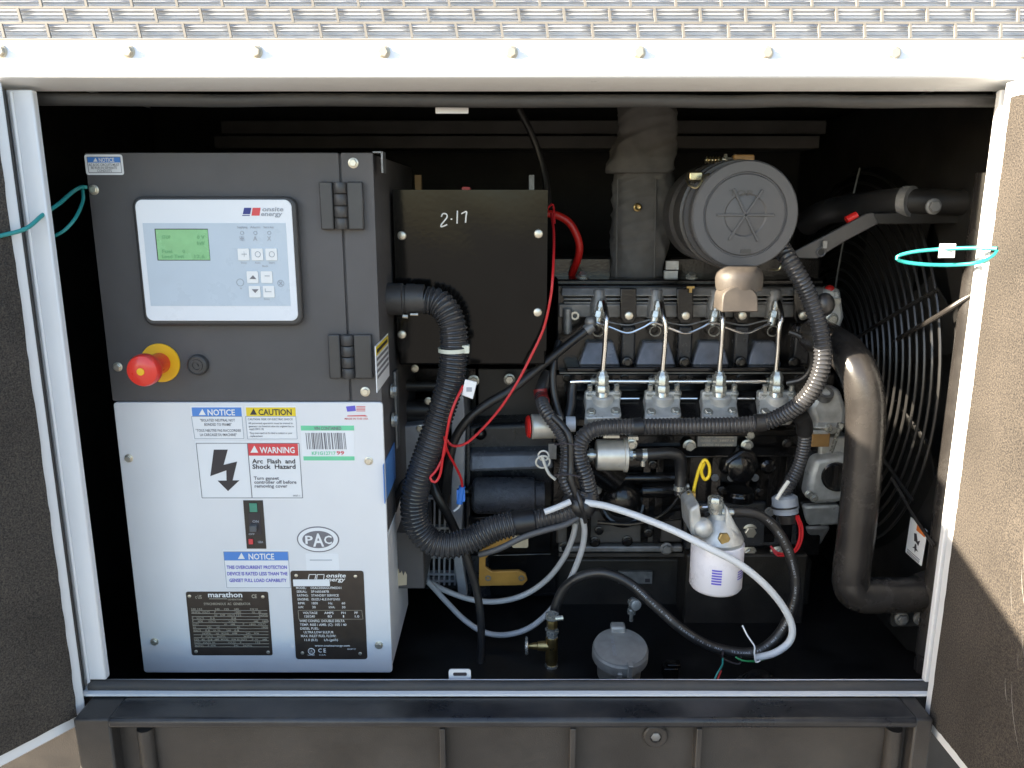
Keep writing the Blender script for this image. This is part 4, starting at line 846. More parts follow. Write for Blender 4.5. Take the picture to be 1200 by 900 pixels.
b = B(); b.tube(px((796, 580, 1.25), (800, 586, 1.24), (808, 593, 1.22), (820, 595, 1.205), (830, 595, 1.20)), 0.0042, 10, 0.003); b.build('fuel_pipe', 'steel_tube', lf)
# starter solenoid, terminals
st = thing('starter_motor', 'silver starter motor cylinder behind the harness conduits', 'starter motor', P(637, 515, 1.28))
b = B(); b.lathe(P(622, 500, 1.28), (1, 0.12, 0), [(0, 0.019), (0.002, 0.021), (0.05, 0.021), (0.052, 0.018)], 32); b.build('solenoid_case', 'zinc_matt', st)
b = B(); b.lathe(P(617, 500, 1.28), (1, 0.12, 0), [(0, 0.016), (0.003, 0.0195), (0.005, 0.0195)], 28); b.build('end_cap', 'red_cable', st)
b = B(); b.cyl(P(663, 497, 1.29), P(674, 497, 1.29), 0.013, 20); b.build('nose_cap', 'light_cable', st)
b = B(); b.cyl(P(664, 515, 1.30), P(720, 560, 1.33), 0.03, 24); b.build('motor_case', 'engine_black', st)
b = B(); b.rpx(643, 520, 652, 538, 1.285, 1.292); b.build('terminal_strap', 'dark_alu', st)
# timing case and water pump castings at the front end
wp = thing('water_pump', 'cast aluminium water pump and timing case beside the black elbow pipe', 'water pump', P(965, 640, 1.42))
b = B(); b.ppx([(952, 340), (985, 338), (990, 372), (983, 392), (968, 398), (952, 390)][::-1], 1.36, 1.5); b.build('thermostat_housing', 'cast_alu', wp, bevel=0.006)
bolt(wp, P(974.5, 374, 1.358), 0.0085, 'zinc'); bolt(wp, P(981, 394, 1.358), 0.006, 'zinc'); bolt(wp, P(991, 402, 1.36), 0.005, 'zinc')
b = B(); b.rpx(971, 350, 985, 356, 1.345, 1.36); b.build('clamp_tab', 'zinc', wp)
b = B(); b.sphere(P(972, 340, 1.37), 0.009); b.build('sensor', 'red_cable', wp)
b = B(); b.ppx([(948, 478), (962, 456), (985, 455), (994, 480), (992, 505), (975, 512), (956, 500)][::-1], 1.33, 1.5); b.build('pump_body', 'cast_alu', wp, bevel=0.010, segs=3)
b = B(); b.lathe(P(967, 461, 1.33), (0, -0.6, 0.8), [(-0.01, 0.014), (0.004, 0.014), (0.004, 0.008), (-0.006, 0.008)], 24, cap=False); b.build('port_ring', 'dark_alu', wp)
slab([(953, 503), (992, 503), (992, 480), (960, 480)], 1.32, 1.35, 1.45, 'cast_alu', 'pump_body_step', wp, 0.005)
b = B(); b.rpx(952, 506, 972, 524, 1.335, 1.4, 0.002); b.build('belt_guard_block', 'amber_dull', wp, bevel=0.002)
b = B(); b.rpx(953, 504.5, 971, 509, 1.325, 1.38); b.build('guard_cap', 'cast_alu', wp, bevel=0.001)
b = B(); b.cyl(P(986, 496, 1.29), P(974, 530, 1.31), 0.0032, 10); b.cyl(P(986, 496, 1.285), P(984, 502, 1.285), 0.006, 6); b.build('long_screw', 'zinc', wp)
b = B(); b.rpx(962, 512, 995, 540, 1.35, 1.45, 0.004); b.build('pump_web', 'cast_alu', wp, bevel=0.006)
b = B(); b.ppx([(956, 538), (995, 532), (996, 580), (985, 590), (955, 592), (945, 582), (950, 556)][::-1], 1.33, 1.45); b.build('front_cover', 'cast_alu', wp, bevel=0.010, segs=3)
b = B(); b.lathe(P(980, 558, 1.33), (-0.25, -1, 0.1), [(-0.004, 0.026), (0.007, 0.026), (0.009, 0.023), (0.008, 0.019), (0.009, 0.0)], 32, cap=False); b.build('oil_cap', 'engine_black', wp)
b = B(); b.rpx(978.5, 546, 981, 570, 1.316, 1.322, 0.001); b.build('oil_cap_grip', 'engine_black', wp)
for x, y in ((948, 579), (954, 584), (971, 502)): bolt(wp, P(x, y, 1.325), 0.0055, 'zinc')
slab([(943, 594), (985, 592), (990, 615), (945, 618)], 1.36, 1.34, 1.45, 'cast_alu', 'lower_web', wp, 0.006)
slab([(945, 618), (975, 618), (962, 640), (946, 632)], 1.37, 1.35, 1.45, 'dark_alu', 'lower_web', wp, 0.006)
# bolts low on the block beside the fuel filter
for x, y in ((878.5, 622.5), (877.5, 648), (911, 648.5)): bolt(eng, P(x, y, 1.345), 0.0105, 'bolt_pale')
# ================================================================== air cleaner
YA = 1.17
ac = thing('air_cleaner', 'round grey plastic air cleaner canister with ribbed lid above the engine', 'air cleaner', P(868, 330, 1.2))
pc = P(872.5, 252, YA); R0 = 62.5 * S(YA, 252)
axis = Vector((0, -1, 0))
b = B(); b.lathe(pc, axis, [(-0.03, R0 * 0.97), (-0.004, R0), (0.001, R0), (0.004, R0 * 0.97), (0.004, R0 * 0.79), (0.0015, R0 * 0.775), (0.0015, R0 * 0.755), (0.0042, R0 * 0.735), (0.0052, R0 * 0.40), (0.0035, R0 * 0.37), (0.0045, R0 * 0.30), (0.005, 0.0)], 64, cap=False); lid = b.build('lid', 'plastic_grey', ac)
cx_ = pc + axis * 0.0055
for k in range(3):
    a = math.radians((0, 58, 118)[k]); d = Vector((math.cos(a), 0, math.sin(a))); n_ = Vector((-d.z, 0, d.x)); L_ = R0 * 0.54
    q = B(); q.obox(cx_ - d * L_ - n_ * 0.0018 + Vector((0, -0.0016, 0)), d * 2 * L_, n_ * 0.0036, (0, 0.004, 0)); q.build('lid_rib', 'plastic_grey', lid, bevel=0.0007)
q = B(); 
q.text('TOP', 868, 229.5, 6.5, 28, YA - 0.0058, 'C')
q.rpx(868, 292, 880, 297, YA - 0.0052, YA - 0.004, 0.001); q.build('lettering', 'hinge_black', lid, smooth=0)
b = B(); b.lathe(pc, axis, [(-0.215, R0 * 0.6), (-0.21, R0 * 0.99), (-0.205, R0 * 1.04), (-0.15, R0 * 1.04), (-0.145, R0 * 0.97), (-0.09, R0 * 0.97), (-0.075, R0 * 1.0), (-0.072, R0 * 1.06), (-0.060, R0 * 1.06), (-0.057, R0 * 0.93), (-0.03, R0 * 0.93), (-0.028, R0 * 0.98)], 64); b.build('canister', 'hinge_black', ac)
b = B(); b.lathe(pc, axis, [(-0.052, R0 * 1.02), (-0.046, R0 * 1.04), (-0.040, R0 * 1.02), (-0.040, R0 * 0.9), (-0.052, R0 * 0.9)], 64, cap=False); b.build('clamp_band', 'plastic_grey', ac)
# spring, rod and over-centre clips
Ysp = 1.235
b = B(); pts = [P(826 + i * 0.9, 187.5 + 3.6 * math.sin(i * 1.57), Ysp + 0.006 * math.cos(i * 1.57)) for i in range(23)]; b.tube(pts, 0.0014, 6, 0.001); b.build('clamp_spring', 'yellow_zinc', ac)
b = B(); b.cyl(P(846, 187, Ysp), P(872, 188, Ysp), 0.0035, 12); b.cyl(P(849, 187, Ysp), P(851, 187, Ysp), 0.009, 6); b.cyl(P(860, 187.5, Ysp), P(862, 187.5, Ysp), 0.009, 6); b.build('clamp_rod', 'bolt_pale', ac)
b = B(); b.rpx(861, 181, 884, 194.5, Ysp - 0.01, Ysp + 0.01, 0.003); b.build('clamp_trunnion', 'amber_dull', ac, bevel=0.002)
b = B(); b.tube(px((804, 210, 1.19), (808, 217, 1.18), (816, 220, 1.175), (822, 213, 1.175), (825, 206, 1.18), (831, 204, 1.185)), 0.0017, 8, 0.002); b.build('wire_clip', 'yellow_zinc', ac)
b = B(); b.rpx(808, 201, 824, 212, 1.20, 1.22, 0.003); b.build('clip_body', 'yellow_zinc', ac, bevel=0.002)
b = B(); b.tube(px((890, 199, 1.21), (894, 197, 1.2), (895, 192, 1.2), (890, 192, 1.21)), 0.0015, 8, 0.002); b.build('wire_clip', 'yellow_zinc', ac)
b = B(); b.tube(px((903, 316, 1.2), (912, 316, 1.19), (915, 311, 1.19), (914, 306, 1.2)), 0.0015, 8, 0.002); b.build('wire_clip', 'yellow_zinc', ac)
# drain elbow under the lid
Yv = 1.145; k = S(Yv, 335)
def ell_ring(cxp, cyp, rx, ry_, Y, n=28):
    c_ = P(cxp, cyp, Y); return [c_ + Vector((rx * k * math.cos(2 * math.pi * i / n), -ry_ * k * math.sin(2 * math.pi * i / n), 0)) for i in range(n)]
rings = [ell_ring(868, 312, 18, 16, Yv), ell_ring(867.5, 316, 24, 21, Yv), ell_ring(866.5, 320, 26.5, 24, Yv), ell_ring(866, 326, 27.5, 25, Yv), ell_ring(866, 336, 27, 25, Yv), ell_ring(866, 339.5, 26, 24, Yv), ell_ring(866, 340.5, 23, 21, Yv), ell_ring(866, 337, 20, 18, Yv)]
b = B(); n = 28; vs = [v for r_ in rings for v in r_]; fs = [(j * n + i, j * n + (i + 1) % n, (j + 1) * n + (i + 1) % n, (j + 1) * n + i) for j in range(len(rings) - 1) for i in range(n)] + [tuple(range(n)), tuple(range(len(vs) - n, len(vs)))]
b.add(vs, fs); dv = b.build('drain_valve', 'rubber_tan', ac, smooth=50)
b = B(); ya_ = Yv - 21 * k; arch = [(845.5, 366), (846.5, 350)] + [(867.5 - 21 * math.cos(math.radians(a)), 350 - 15 * math.sin(math.radians(a))) for a in range(12, 180, 12)] + [(888.5, 350), (889, 366)]
n = len(arch); fr = [P(x, y, Yv - 27 * k + (366 - y) / 31 * 0.004) for x, y in arch]; bk = [Vector((p.x, Yv + 12 * k - (p.z - fr[0].z) * 0.0, p.z)) for p in fr]
b.add(fr + bk, [tuple(range(n)), tuple(range(2 * n - 1, n - 1, -1))] + [(i, i + n, (i + 1) % n + n, (i + 1) % n) for i in range(n)]); b.build('duckbill', 'rubber_tan', dv, bevel=0.002)
# ================================================================== exhaust blanket
from mathutils import noise as mnoise
def blanket(rows_, Y, name, mat, parent, seed, wr=0.0032):
    q = B(); n = 72; vs = []; sub = 14; fr = []
    for i in range(len(rows_) - 1):
        for k_ in range(sub):
            t = k_ / sub; fr.append([rows_[i][j] + (rows_[i + 1][j] - rows_[i][j]) * t for j in range(3)])
    fr.append(list(rows_[-1]))
    for x0, x1, y in fr:
        a_ = P(x0, y, Y); c_ = P(x1, y, Y); ctr = (a_ + c_) / 2; rx = (c_.x - a_.x) / 2
        for i in range(n):
            t = 2 * math.pi * i / n; cs, sn = math.cos(t), math.sin(t); e = 0.72
            d = Vector((rx * math.copysign(abs(cs) ** e, cs), rx * 0.8 * math.copysign(abs(sn) ** e, sn), 0)); p = ctr + d
            # long creases: ridged noise, stretched along slanting lines
            w1 = mnoise.noise(Vector((p.x * 26 + p.z * 10 + seed, p.y * 26, p.z * 5))); w2 = mnoise.noise(Vector((p.x * 22 - p.z * 40 + seed * 2, p.y * 22, p.z * 26)))
            f = (1 - 2.2 * abs(w1)) * wr + (1 - 2.4 * abs(w2)) * wr * 0.75
            vs.append(p + d.normalized() * f)
    m = len(fr); fs = [(j * n + i, j * n + (i + 1) % n, (j + 1) * n + (i + 1) % n, (j + 1) * n + i) for j in range(m - 1) for i in range(n)] + [tuple(range(n)), tuple(range((m - 1) * n, m * n))]
    q.add(vs, fs); return q.build(name, mat, parent, smooth=60)
eb = thing('exhaust_blanket', 'grey fabric heat blanket wrapped round the riser behind the air cleaner', 'heat blanket', P(752, 335, 1.5))
blanket([(722, 787, 202), (721, 786, 215), (720.5, 784, 240), (720, 782, 262), (719.5, 778, 290), (719, 774, 315), (722, 768, 334)], 1.46, 'lower_sleeve', 'fabric_grey', eb, 5, 0.0048)
blanket([(727, 790, 118), (727, 791, 140), (727, 791, 158), (719, 788, 178), (712, 786, 199), (714, 782, 203)], 1.44, 'upper_sleeve', 'fabric_grey', eb, 9, 0.0042)
for x in (724, 769): 
    b = B(); b.tube([P(x, 210, 1.415), P(x - 1, 260, 1.413), P(x - 2, 325, 1.413)], 0.0016, 6, 0.01); b.build('seam', 'fabric_grey', eb)
b = B(); b.lathe(P(747, 243, 1.412), (0, -1, 0), [(-0.004, 0.007), (0.003, 0.007), (0.004, 0.005), (0.002, 0.002)], 20); b.build('snap_button', 'brass', eb)
b = B(); b.rpx(722, 330, 770, 338, 1.43, 1.50); b.build('clamp_ring', 'dark_alu', eb, bevel=0.002)
b = B(); b.rpx(781, 306, 795, 316, 1.42, 1.43); b.build('strap_plate', 'cast_alu', eb); b = B(); b.rpx(779, 317.5, 794, 328, 1.42, 1.43); b.build('strap_plate', 'cast_alu', eb)
# small bolts along the valve cover
for x, y in ((683, 324), (811, 324.5)): bolt(eng, P(x, y, 1.40), 0.008, 'zinc', axis=(0, -0.5, 1))
b = B(); b.rpx(805, 335.5, 814, 338, 1.335, 1.342); b.rpx(808, 336, 811, 343, 1.334, 1.341); b.build('clip', 'brass', eng)

# ================================================================== fuel filter
YL = 1.17
ff = thing('fuel_filter', 'white spin-on filter can under a cast head, with blue print', 'filter', P(838, 692, YL))
k = S(YL, 650); pc = P(838, 688, YL); r = 30.5 * k; H = 56 * S(YL, 650) / 0.95
b = B(); b.lathe(pc, (0, 0, 1), [(0.0, r * 0.80), (0.002, r * 0.92), (0.007, r), (H - 0.002, r), (H, r * 0.97), (H, r * 0.5)], 48); can = b.build('can', 'filter_white', ff)
def can_patch(parent, a0, a1, z0, z1, mat, name):
    q = B(); m = 8; vs = []
    for i in range(m + 1):
        a = math.radians(a0 + (a1 - a0) * i / m)
        for z in (z0, z1): vs.append(pc + Vector(((r + 0.0004) * math.sin(a), -(r + 0.0004) * math.cos(a), z)))
    q.add(vs, [(2 * i, 2 * i + 2, 2 * i + 3, 2 * i + 1) for i in range(m)]); return q.build(name, mat, parent)
for i in range(6): can_patch(can, -24, -3, H * (0.30 + i * 0.055), H * (0.335 + i * 0.055), 'ink_violet', 'blue_print')
for i in range(4): can_patch(can, 36, 60, H * (0.36 + i * 0.05), H * (0.385 + i * 0.05), 'ink_violet', 'blue_print')
b = B(); hc = pc + Vector((0, 0, H)); hs = r
b.lathe(hc, (0, 0, 1), [(0, hs * 0.93), (0.006, hs * 0.96), (0.018, hs * 0.80), (0.032, hs * 0.55), (0.040, hs * 0.36), (0.048, hs * 0.34)], 40); fh = b.build('filter_head', 'cast_alu', ff)
b = B(); b.sphere(P(823, 618, YL - 0.024), 0.016, 20, sz=1.0); b.build('head_bulge', 'cast_alu', ff)
b = B(); b.ppx([(808, 598), (820, 590), (824, 630), (810, 628)][::-1], YL - 0.03, YL + 0.04); b.build('head_ear', 'cast_alu', fh, bevel=0.004)
b = B(); b.ppx([(852, 594), (866, 622), (868, 632), (848, 632)][::-1], YL - 0.02, YL + 0.04); b.build('head_ear', 'cast_alu', fh, bevel=0.004)
q = B(); q.lathe(P(849, 631.5, YL - 0.034), (0.15, -1, 0.2), [(-0.012, 0.0098), (0.0, 0.0098), (0.001, 0.0088)], 6); q.lathe(P(849, 631.5, YL - 0.034), (0.15, -1, 0.2), [(-0.014, 0.0125), (-0.008, 0.0125)], 24); q.build('drain_screw', 'brass', ff)
b = B(); b.lathe(P(838, 600, YL), (0, 0, 1), [(0, 0.0115), (0.008, 0.0115), (0.010, 0.0125), (0.018, 0.0125)], 20); b.lathe(P(838, 589, YL), (0, 0, 1), [(0, 0.0115), (0.008, 0.0115), (0.010, 0.010)], 6); b.build('banjo_bolt', 'zinc', ff)
b = B(); b.cyl(P(843, 600, YL - 0.002), P(862, 600, YL - 0.002), 0.0062, 14); b.cyl(P(845, 600, YL - 0.002), P(852, 600, YL - 0.002), 0.009, 14); b.build('hose_barb', 'zinc', ff)
b = B(); b.rpx(806, 578, 814, 600, YL + 0.02, YL + 0.03); b.build('bracket', 'brass', ff)
# ================================================================== fan, guard, shroud
GC = Vector((0.650, 1.53, -0.298 + CZ)); RG = 0.362
fg = thing('fan_guard', 'black wire fan guard of concentric rings in front of the radiator', 'fan guard', (GC.x, GC.y, GC.z - 0.36))
i = 0; R_ = 0.05
while R_ < RG + 0.002:
    q = B(); dome = 0.03 * (1 - (R_ / RG) ** 2)
    q.torus((GC.x - dome, GC.y, GC.z), (1, 0, 0), R_, 0.0026, 72, 6); q.build('ring', 'guard_wire', fg); R_ += 0.0178
for a in (28, 90, 152, 208, 270, 332):
    d = Vector((0, math.cos(math.radians(a)), math.sin(math.radians(a))))
    q = B(); q.tube([GC + d * s_ + Vector((-0.03 * (1 - (s_ / RG) ** 2) - 0.0045, 0, 0)) for s_ in (0.04, 0.12, 0.2, 0.28, RG)], 0.0030, 8, 0.02); q.build('spoke', 'guard_wire', fg)
fan = thing('cooling_fan', 'black bladed cooling fan turning behind the wire guard', 'fan', (0.69, 1.53, GC.z - 0.3))
b = B(); b.lathe((0.66, 1.53, GC.z), (1, 0, 0), [(0, 0.04), (0.01, 0.055), (0.05, 0.055)], 28); b.build('hub', 'engine_black', fan)
for j in range(7):
    a = 2 * math.pi * j / 7; d = Vector((0, math.cos(a), math.sin(a))); t = Vector((0, -math.sin(a), math.cos(a))); q = B()
    vs = []
    for s_, wd, tw in ((0.05, 0.03, 0.9), (0.15, 0.05, 0.65), (0.3, 0.065, 0.45)):
        c_ = Vector((0.70, 1.53, GC.z)) + d * s_; e = t * math.cos(tw) * wd + Vector((math.sin(tw) * wd, 0, 0)); nn = e.cross(d).normalized() * 0.0015
        vs += [c_ - e - nn, c_ + e - nn, c_ + e + nn, c_ - e + nn]
    q.add(vs, [(4 * m_ + i_, 4 * m_ + (i_ + 1) % 4, 4 * m_ + 4 + (i_ + 1) % 4, 4 * m_ + 4 + i_) for m_ in range(2) for i_ in range(4)] + [(0, 1, 2, 3), (8, 9, 10, 11)]); q.build('blade', 'interior_black', fan)
rad = thing('radiator_shroud', 'black sheet metal radiator shroud standing just inside the right jamb', 'radiator', (0.74, 1.55, ZF))
# panel with a round hole: fan of quads from circle to square border
def holed(x0, x1, yc, zc, R_, ya, yb, za_, zb_, n=64):
    q = B(); vs = []; fs = []
    for x in (x0, x1):
        for i_ in range(n):
            a = 2 * math.pi * (i_ + 0.5) / n; c_, s_ = math.cos(a), math.sin(a)
            vs.append((x, yc + R_ * c_, zc + R_ * s_))
        for i_ in range(n):
            a = 2 * math.pi * (i_ + 0.5) / n; c_, s_ = math.cos(a), math.sin(a)
            t = min(((yb - yc) / c_ if c_ > 0 else (ya - yc) / c_) if abs(c_) > 1e-6 else 9, ((zb_ - zc) / s_ if s_ > 0 else (za_ - zc) / s_) if abs(s_) > 1e-6 else 9)
            vs.append((x, yc + t * c_, zc + t * s_))
    for k_ in (0, 2 * n):
        for i_ in range(n): j_ = (i_ + 1) % n; fs.append((k_ + i_, k_ + j_, k_ + n + j_, k_ + n + i_))
    for i_ in range(n): j_ = (i_ + 1) % n; fs.append((i_, j_, 2 * n + j_, 2 * n + i_)); fs.append((n + i_, n + j_, 3 * n + j_, 3 * n + i_))
    q.add(vs, fs); return q
holed(0.664, 0.670, 1.53, GC.z, RG + 0.002, 1.155, 1.905, ZF + 0.02, zt + 0.03).build('shroud_face', 'shroud_black', rad, smooth=0)
b = B(); b.cyl((0.662, 1.145, ZF + 0.02), (0.662, 1.145, zt - 0.10), 0.016, 16); b.build('shroud_edge', 'pipe_black', rad)
b = B(); b.box(0.671, 0.82, 1.145, 1.151, ZF + 0.02, zt + 0.02); b.build('side_plate', 'shroud_black', rad)
b = B(); b.box(0.765, 0.82, 1.16, 1.90, ZF + 0.02, zt + 0.02); b.build('core', 'interior_black', rad)
b = B(); p0 = P(1150, 340, 1.13); b.tube([p0, P(1128, 352, 1.14), P(1100, 370, 1.17), P(1060, 393, 1.27), P(1022, 416, 1.42)], 0.0042, 10, 0.008); b.build('stay_rod', 'pipe_black', rad)
# warning label on the shroud
def on_x(xw, x_, y_):
    u = (x_ - 600) / F_PX; v = (450 - y_) / F_PX; ry = CT + v * ST; Y = xw / u * ry; return Vector((xw, Y, (-ST + v * CT) / ry * Y + CZ))
xq = 0.644
A_, B_, C_, D_ = (on_x(xq, *t) for t in ((1067, 606), (1086, 622), (1079, 663), (1061, 647)))
q = B(); q.add([A_, B_, C_, D_] + [v + Vector((0.0015, 0, 0)) for v in (A_, B_, C_, D_)], [(0, 1, 2, 3), (7, 6, 5, 4), (0, 4, 5, 1), (1, 5, 6, 2), (2, 6, 7, 3), (3, 7, 4, 0)]); wl = q.build('warning_label', 'sticker_white', rad, smooth=0)
def lq(u, v): return A_.lerp(B_, u).lerp(D_.lerp(C_, u), v) + Vector((-0.0004, 0, 0))
def lpoly(uvs, mat, name): q = B(); q.add([lq(*t) for t in uvs], [tuple(range(len(uvs)))]); q.build(name, mat, wl, smooth=0)
lpoly([(0.45, 0.02), (0.97, 0.02), (0.97, 0.2), (0.45, 0.2)], 'sticker_orange', 'header_band')
lpoly([(0.35, 0.32), (0.5, 0.28), (0.62, 0.45), (0.75, 0.38), (0.7, 0.55), (0.5, 0.5), (0.42, 0.52)], 'ink', 'hand_symbol')
lpoly([(0.5, 0.56), (0.58, 0.56), (0.62, 0.66), (0.75, 0.7), (0.6, 0.72), (0.56, 0.8), (0.5, 0.7), (0.36, 0.72), (0.48, 0.66)], 'ink', 'fan_symbol')
for v in (0.86, 0.91, 0.95): lpoly([(0.1, v), (0.9, v), (0.9, v + 0.025), (0.1, v + 0.025)], 'ink_grey', 'print_line')
q = B(); q.tube([P(1045, 560, 1.25), P(1068, 600, 1.19), P(1095, 640, 1.13)], 0.0030, 8, 0.01); q.build('guard_stay', 'pipe_black', rad)
# ================================================================== pipes and hoses at the front end
YPp = 1.16
ep = thing('coolant_pipe', 'large bent black steel pipe running down in front of the fan guard', 'pipe', P(1000, 715, YPp))
rp = 22 * S(YPp, 500)
b = B(); b.tube(px((955, 392, 1.30), (972, 400, 1.25), (990, 412, 1.205), (1004, 432, 1.175), (1013, 462, 1.162), (1014, 500, 1.16), (1010, 560, 1.16), (1004, 620, 1.16), (998, 668, 1.16), (997, 684, 1.16)), rp, 28, 0.006); b.build('upper_run', 'pipe_black', ep)
b = B(); b.tube(px((997.5, 676, 1.16), (998, 688, 1.158), (1003, 695, 1.157), (1012, 697.5, 1.157), (1030, 697.5, 1.158), (1060, 697, 1.16), (1085, 695, 1.163)), rp * 0.985, 28, 0.004); b.build('lower_bend', 'pipe_black', ep)
b = B(); b.tube(px((1082, 695.5, 1.163), (1095, 691, 1.166), (1115, 690, 1.17), (1160, 690, 1.18)), rp * 1.12, 28, 0.006); b.build('hose_end', 'hose_black', ep)
for x in (1056.5, 1079): bolt(ep, P(x, 725, 1.17), 0.0085, 'dark_alu')
b = B(); b.rpx(1046, 716, 1100, 734, 1.178, 1.184, 0.006); b.build('foot_plate', 'interior_black', ep)
th = thing('top_hose', 'black radiator hose with a steel clamp above the fan guard', 'hose', P(1010, 252, 1.3))
b = B(); b.tube(px((945, 262, 1.40), (965, 250, 1.36), (990, 244, 1.33), (1020, 240, 1.28), (1062, 236, 1.22)), 0.021, 20, 0.006); b.build('hose_run', 'hose_black', th)
b = B(); b.cyl(P(1060, 236, 1.222), P(1230, 239, 1.18), 0.019, 24); b.build('spigot', 'shroud_black', th)
b = B(); b.cyl(P(1059, 236, 1.223), P(1069, 236, 1.212), 0.0225, 28); b.cyl(P(1058, 222, 1.215), P(1067, 222, 1.215), 0.005, 10); b.build('hose_clamp', 'dark_alu', th)
bolt(th, P(1094, 242, 1.185), 0.0085, 'dark_alu')
ar = thing('stay_bracket', 'black flat steel arm bracket with a round hole near the air cleaner', 'bracket', P(1020, 300, 1.22))
b = B(); b.ppx([(930, 295), (975, 272), (1016, 250), (1024, 249), (1030, 262), (990, 283), (958, 303), (932, 303)][::-1], 1.21, 1.218); b.build('arm', 'hinge_black', ar, bevel=0.0015)
b = B(); b.ppx([(1016, 250), (1150, 249), (1150, 262), (1030, 263), (1020, 262)][::-1], 1.212, 1.24); b.build('cross_bar', 'shroud_black', ar, bevel=0.002)
b = B(); b.lathe(P(962, 295.5, 1.209), (0, -1, 0), [(-0.008, 0.0072), (0.001, 0.0072), (0.002, 0.006), (0.001, 0.0048), (-0.008, 0.0046)], 24, cap=False); b.build('hole_bush', 'plastic_grey', ar)
b = B(); b.lathe(P(962, 295.5, 1.209), (0, -1, 0), [(0.0003, 0.0047), (0.0004, 0.0)], 24, cap=False); b.build('hole', 'interior_black', ar)
b = B(); b.rpx(965, 282.5, 969, 291, 1.203, 1.209); b.build('notch_tab', 'dark_alu', ar)
b = B(); b.cyl(P(992, 258, 1.22), P(1004, 252, 1.22), 0.006, 12); b.build('red_cap', 'red_cable', ar)
# ================================================================== conduits, cables, wires (one object each)
def cable(name, label, cat, pts, r, mat, corr=0, n=12, step=0.004, group=None, depth=0.16, parent=None, jit=0):
    q = B(); q.tube(px(*pts), r, n, step, corr, depth, jit=jit)
    if parent: return q.build(name, mat, parent, smooth=40)
    return q.build(name, mat, None, label=label, cat=cat, group=group, smooth=40)
cd = thing('main_conduit', 'thick black corrugated conduit curving down from the control cabinet fitting', 'conduit', P(490, 650, 1.2))
cable('corrugated_tube', '', '', ((500, 352, 1.215), (513, 355, 1.212), (524, 366, 1.205), (531, 385, 1.20), (532, 412, 1.20), (528, 445, 1.20), (518, 480, 1.20), (504, 522, 1.195), (491, 560, 1.19), (485, 590, 1.19), (489, 615, 1.19), (503, 633, 1.19), (525, 639, 1.19), (550, 633, 1.195), (575, 621, 1.20), (602, 613, 1.205)), 0.0222, 'loom', 0.0066, 24, parent=cd, depth=0.14)
cable('conduit_sleeve', '', '', ((600, 613.5, 1.205), (612, 611.5, 1.206), (625, 609.5, 1.208)), 0.0190, 'hose_black', 0, 20, parent=cd)
cable('corrugated_tube', '', '', ((623, 610, 1.208), (640, 607, 1.21), (660, 602, 1.212), (676, 592, 1.215), (684, 575, 1.22)), 0.0180, 'loom', 0.0066, 20, parent=cd, depth=0.14)
fx = P(446, 350.5, 1.215)
b = B(); b.lathe(fx, (1, 0, 0), [(0, 0.0285), (0.007, 0.0285), (0.008, 0.026)], 8); b.build('lock_nut', 'hinge_black', cd, bevel=0.001)
b = B(); b.lathe(fx, (1, 0, 0), [(0.007, 0.0245), (0.034, 0.0245), (0.036, 0.0215), (0.039, 0.0215), (0.040, 0.0235), (0.052, 0.0235), (0.0535, 0.0225), (0.067, 0.0225), (0.068, 0.02)], 32); b.build('fitting', 'hinge_black', cd)
b = B(); b.cyl(P(472, 370.5, 1.205), P(478, 371, 1.205), 0.003, 8); b.cyl(P(481, 368.5, 1.197), P(490, 368.5, 1.197), 0.002, 8); b.build('gland_screw', 'bolt_pale', cd)
p = P(531.5, 409.5, 1.20); b = B(); b.lathe(p, (0.02, 0.0, -1), [(-0.003, 0.0225), (-0.003, 0.0238), (0.003, 0.0238), (0.003, 0.0225)], 28, cap=False); b.build('zip_tie', 'tie_white', cd)
b = B(); b.rpx(541, 405, 550, 414.5, 1.185, 1.20, 0.002); b.build('tie_head', 'tie_white', cd, bevel=0.001)
hc_ = thing('harness_conduit', 'black corrugated harness running along the injection pumps', 'conduit', P(800, 505, 1.22))
cable('corrugated_tube', '', '', ((692, 583, 1.225), (687, 560, 1.22), (680, 540, 1.22), (679, 522, 1.22), (688, 508, 1.22), (705, 501.5, 1.22), (735, 500, 1.22), (790, 499.5, 1.22), (850, 498.5, 1.22), (888, 496, 1.215), (912, 489, 1.205), (937, 474, 1.185), (955, 452, 1.17), (964, 425, 1.165), (963, 398, 1.17), (957, 372, 1.175), (947, 345, 1.18), (935, 322, 1.18), (924, 304, 1.19), (912, 285, 1.22)), 0.0138, 'loom', 0.0060, 18, parent=hc_, depth=0.14)
cable('branch_tube', '', '', ((941, 494, 1.215), (943, 515, 1.225), (938, 540, 1.235), (928, 562, 1.24), (917, 580, 1.24)), 0.0110, 'loom', 0.0058, 16, parent=hc_, depth=0.14)
b = B(); b.sphere(P(966, 357, 1.18), 0.015, 16, sz=1.2); b.build('tape_wrap', 'hose_black', hc_)
for x, y, Y in ((747, 500, 1.22), (890, 495.5, 1.214)): cable('tape_band', '', '', ((x - 6, y, Y), (x, y, Y), (x + 6, y - 1, Y)), 0.0142, 'hose_black', 0, 16, parent=hc_)
cable('tape_wrap', '', '', ((938, 488, 1.205), (942, 496, 1.212), (943, 506, 1.22)), 0.013, 'hose_black', 0, 14, parent=hc_)
sn = thing('sensor_connector', 'grey round sensor connector with red wires below the harness branch', 'connector', P(925, 640, 1.24))
b = B(); b.lathe(P(919, 580, 1.235), (0.12, -0.15, -1), [(0, 0.015), (0.004, 0.0205), (0.022, 0.0215), (0.023, 0.020), (0.030, 0.020)], 28); b.build('body', 'connector_grey', sn)
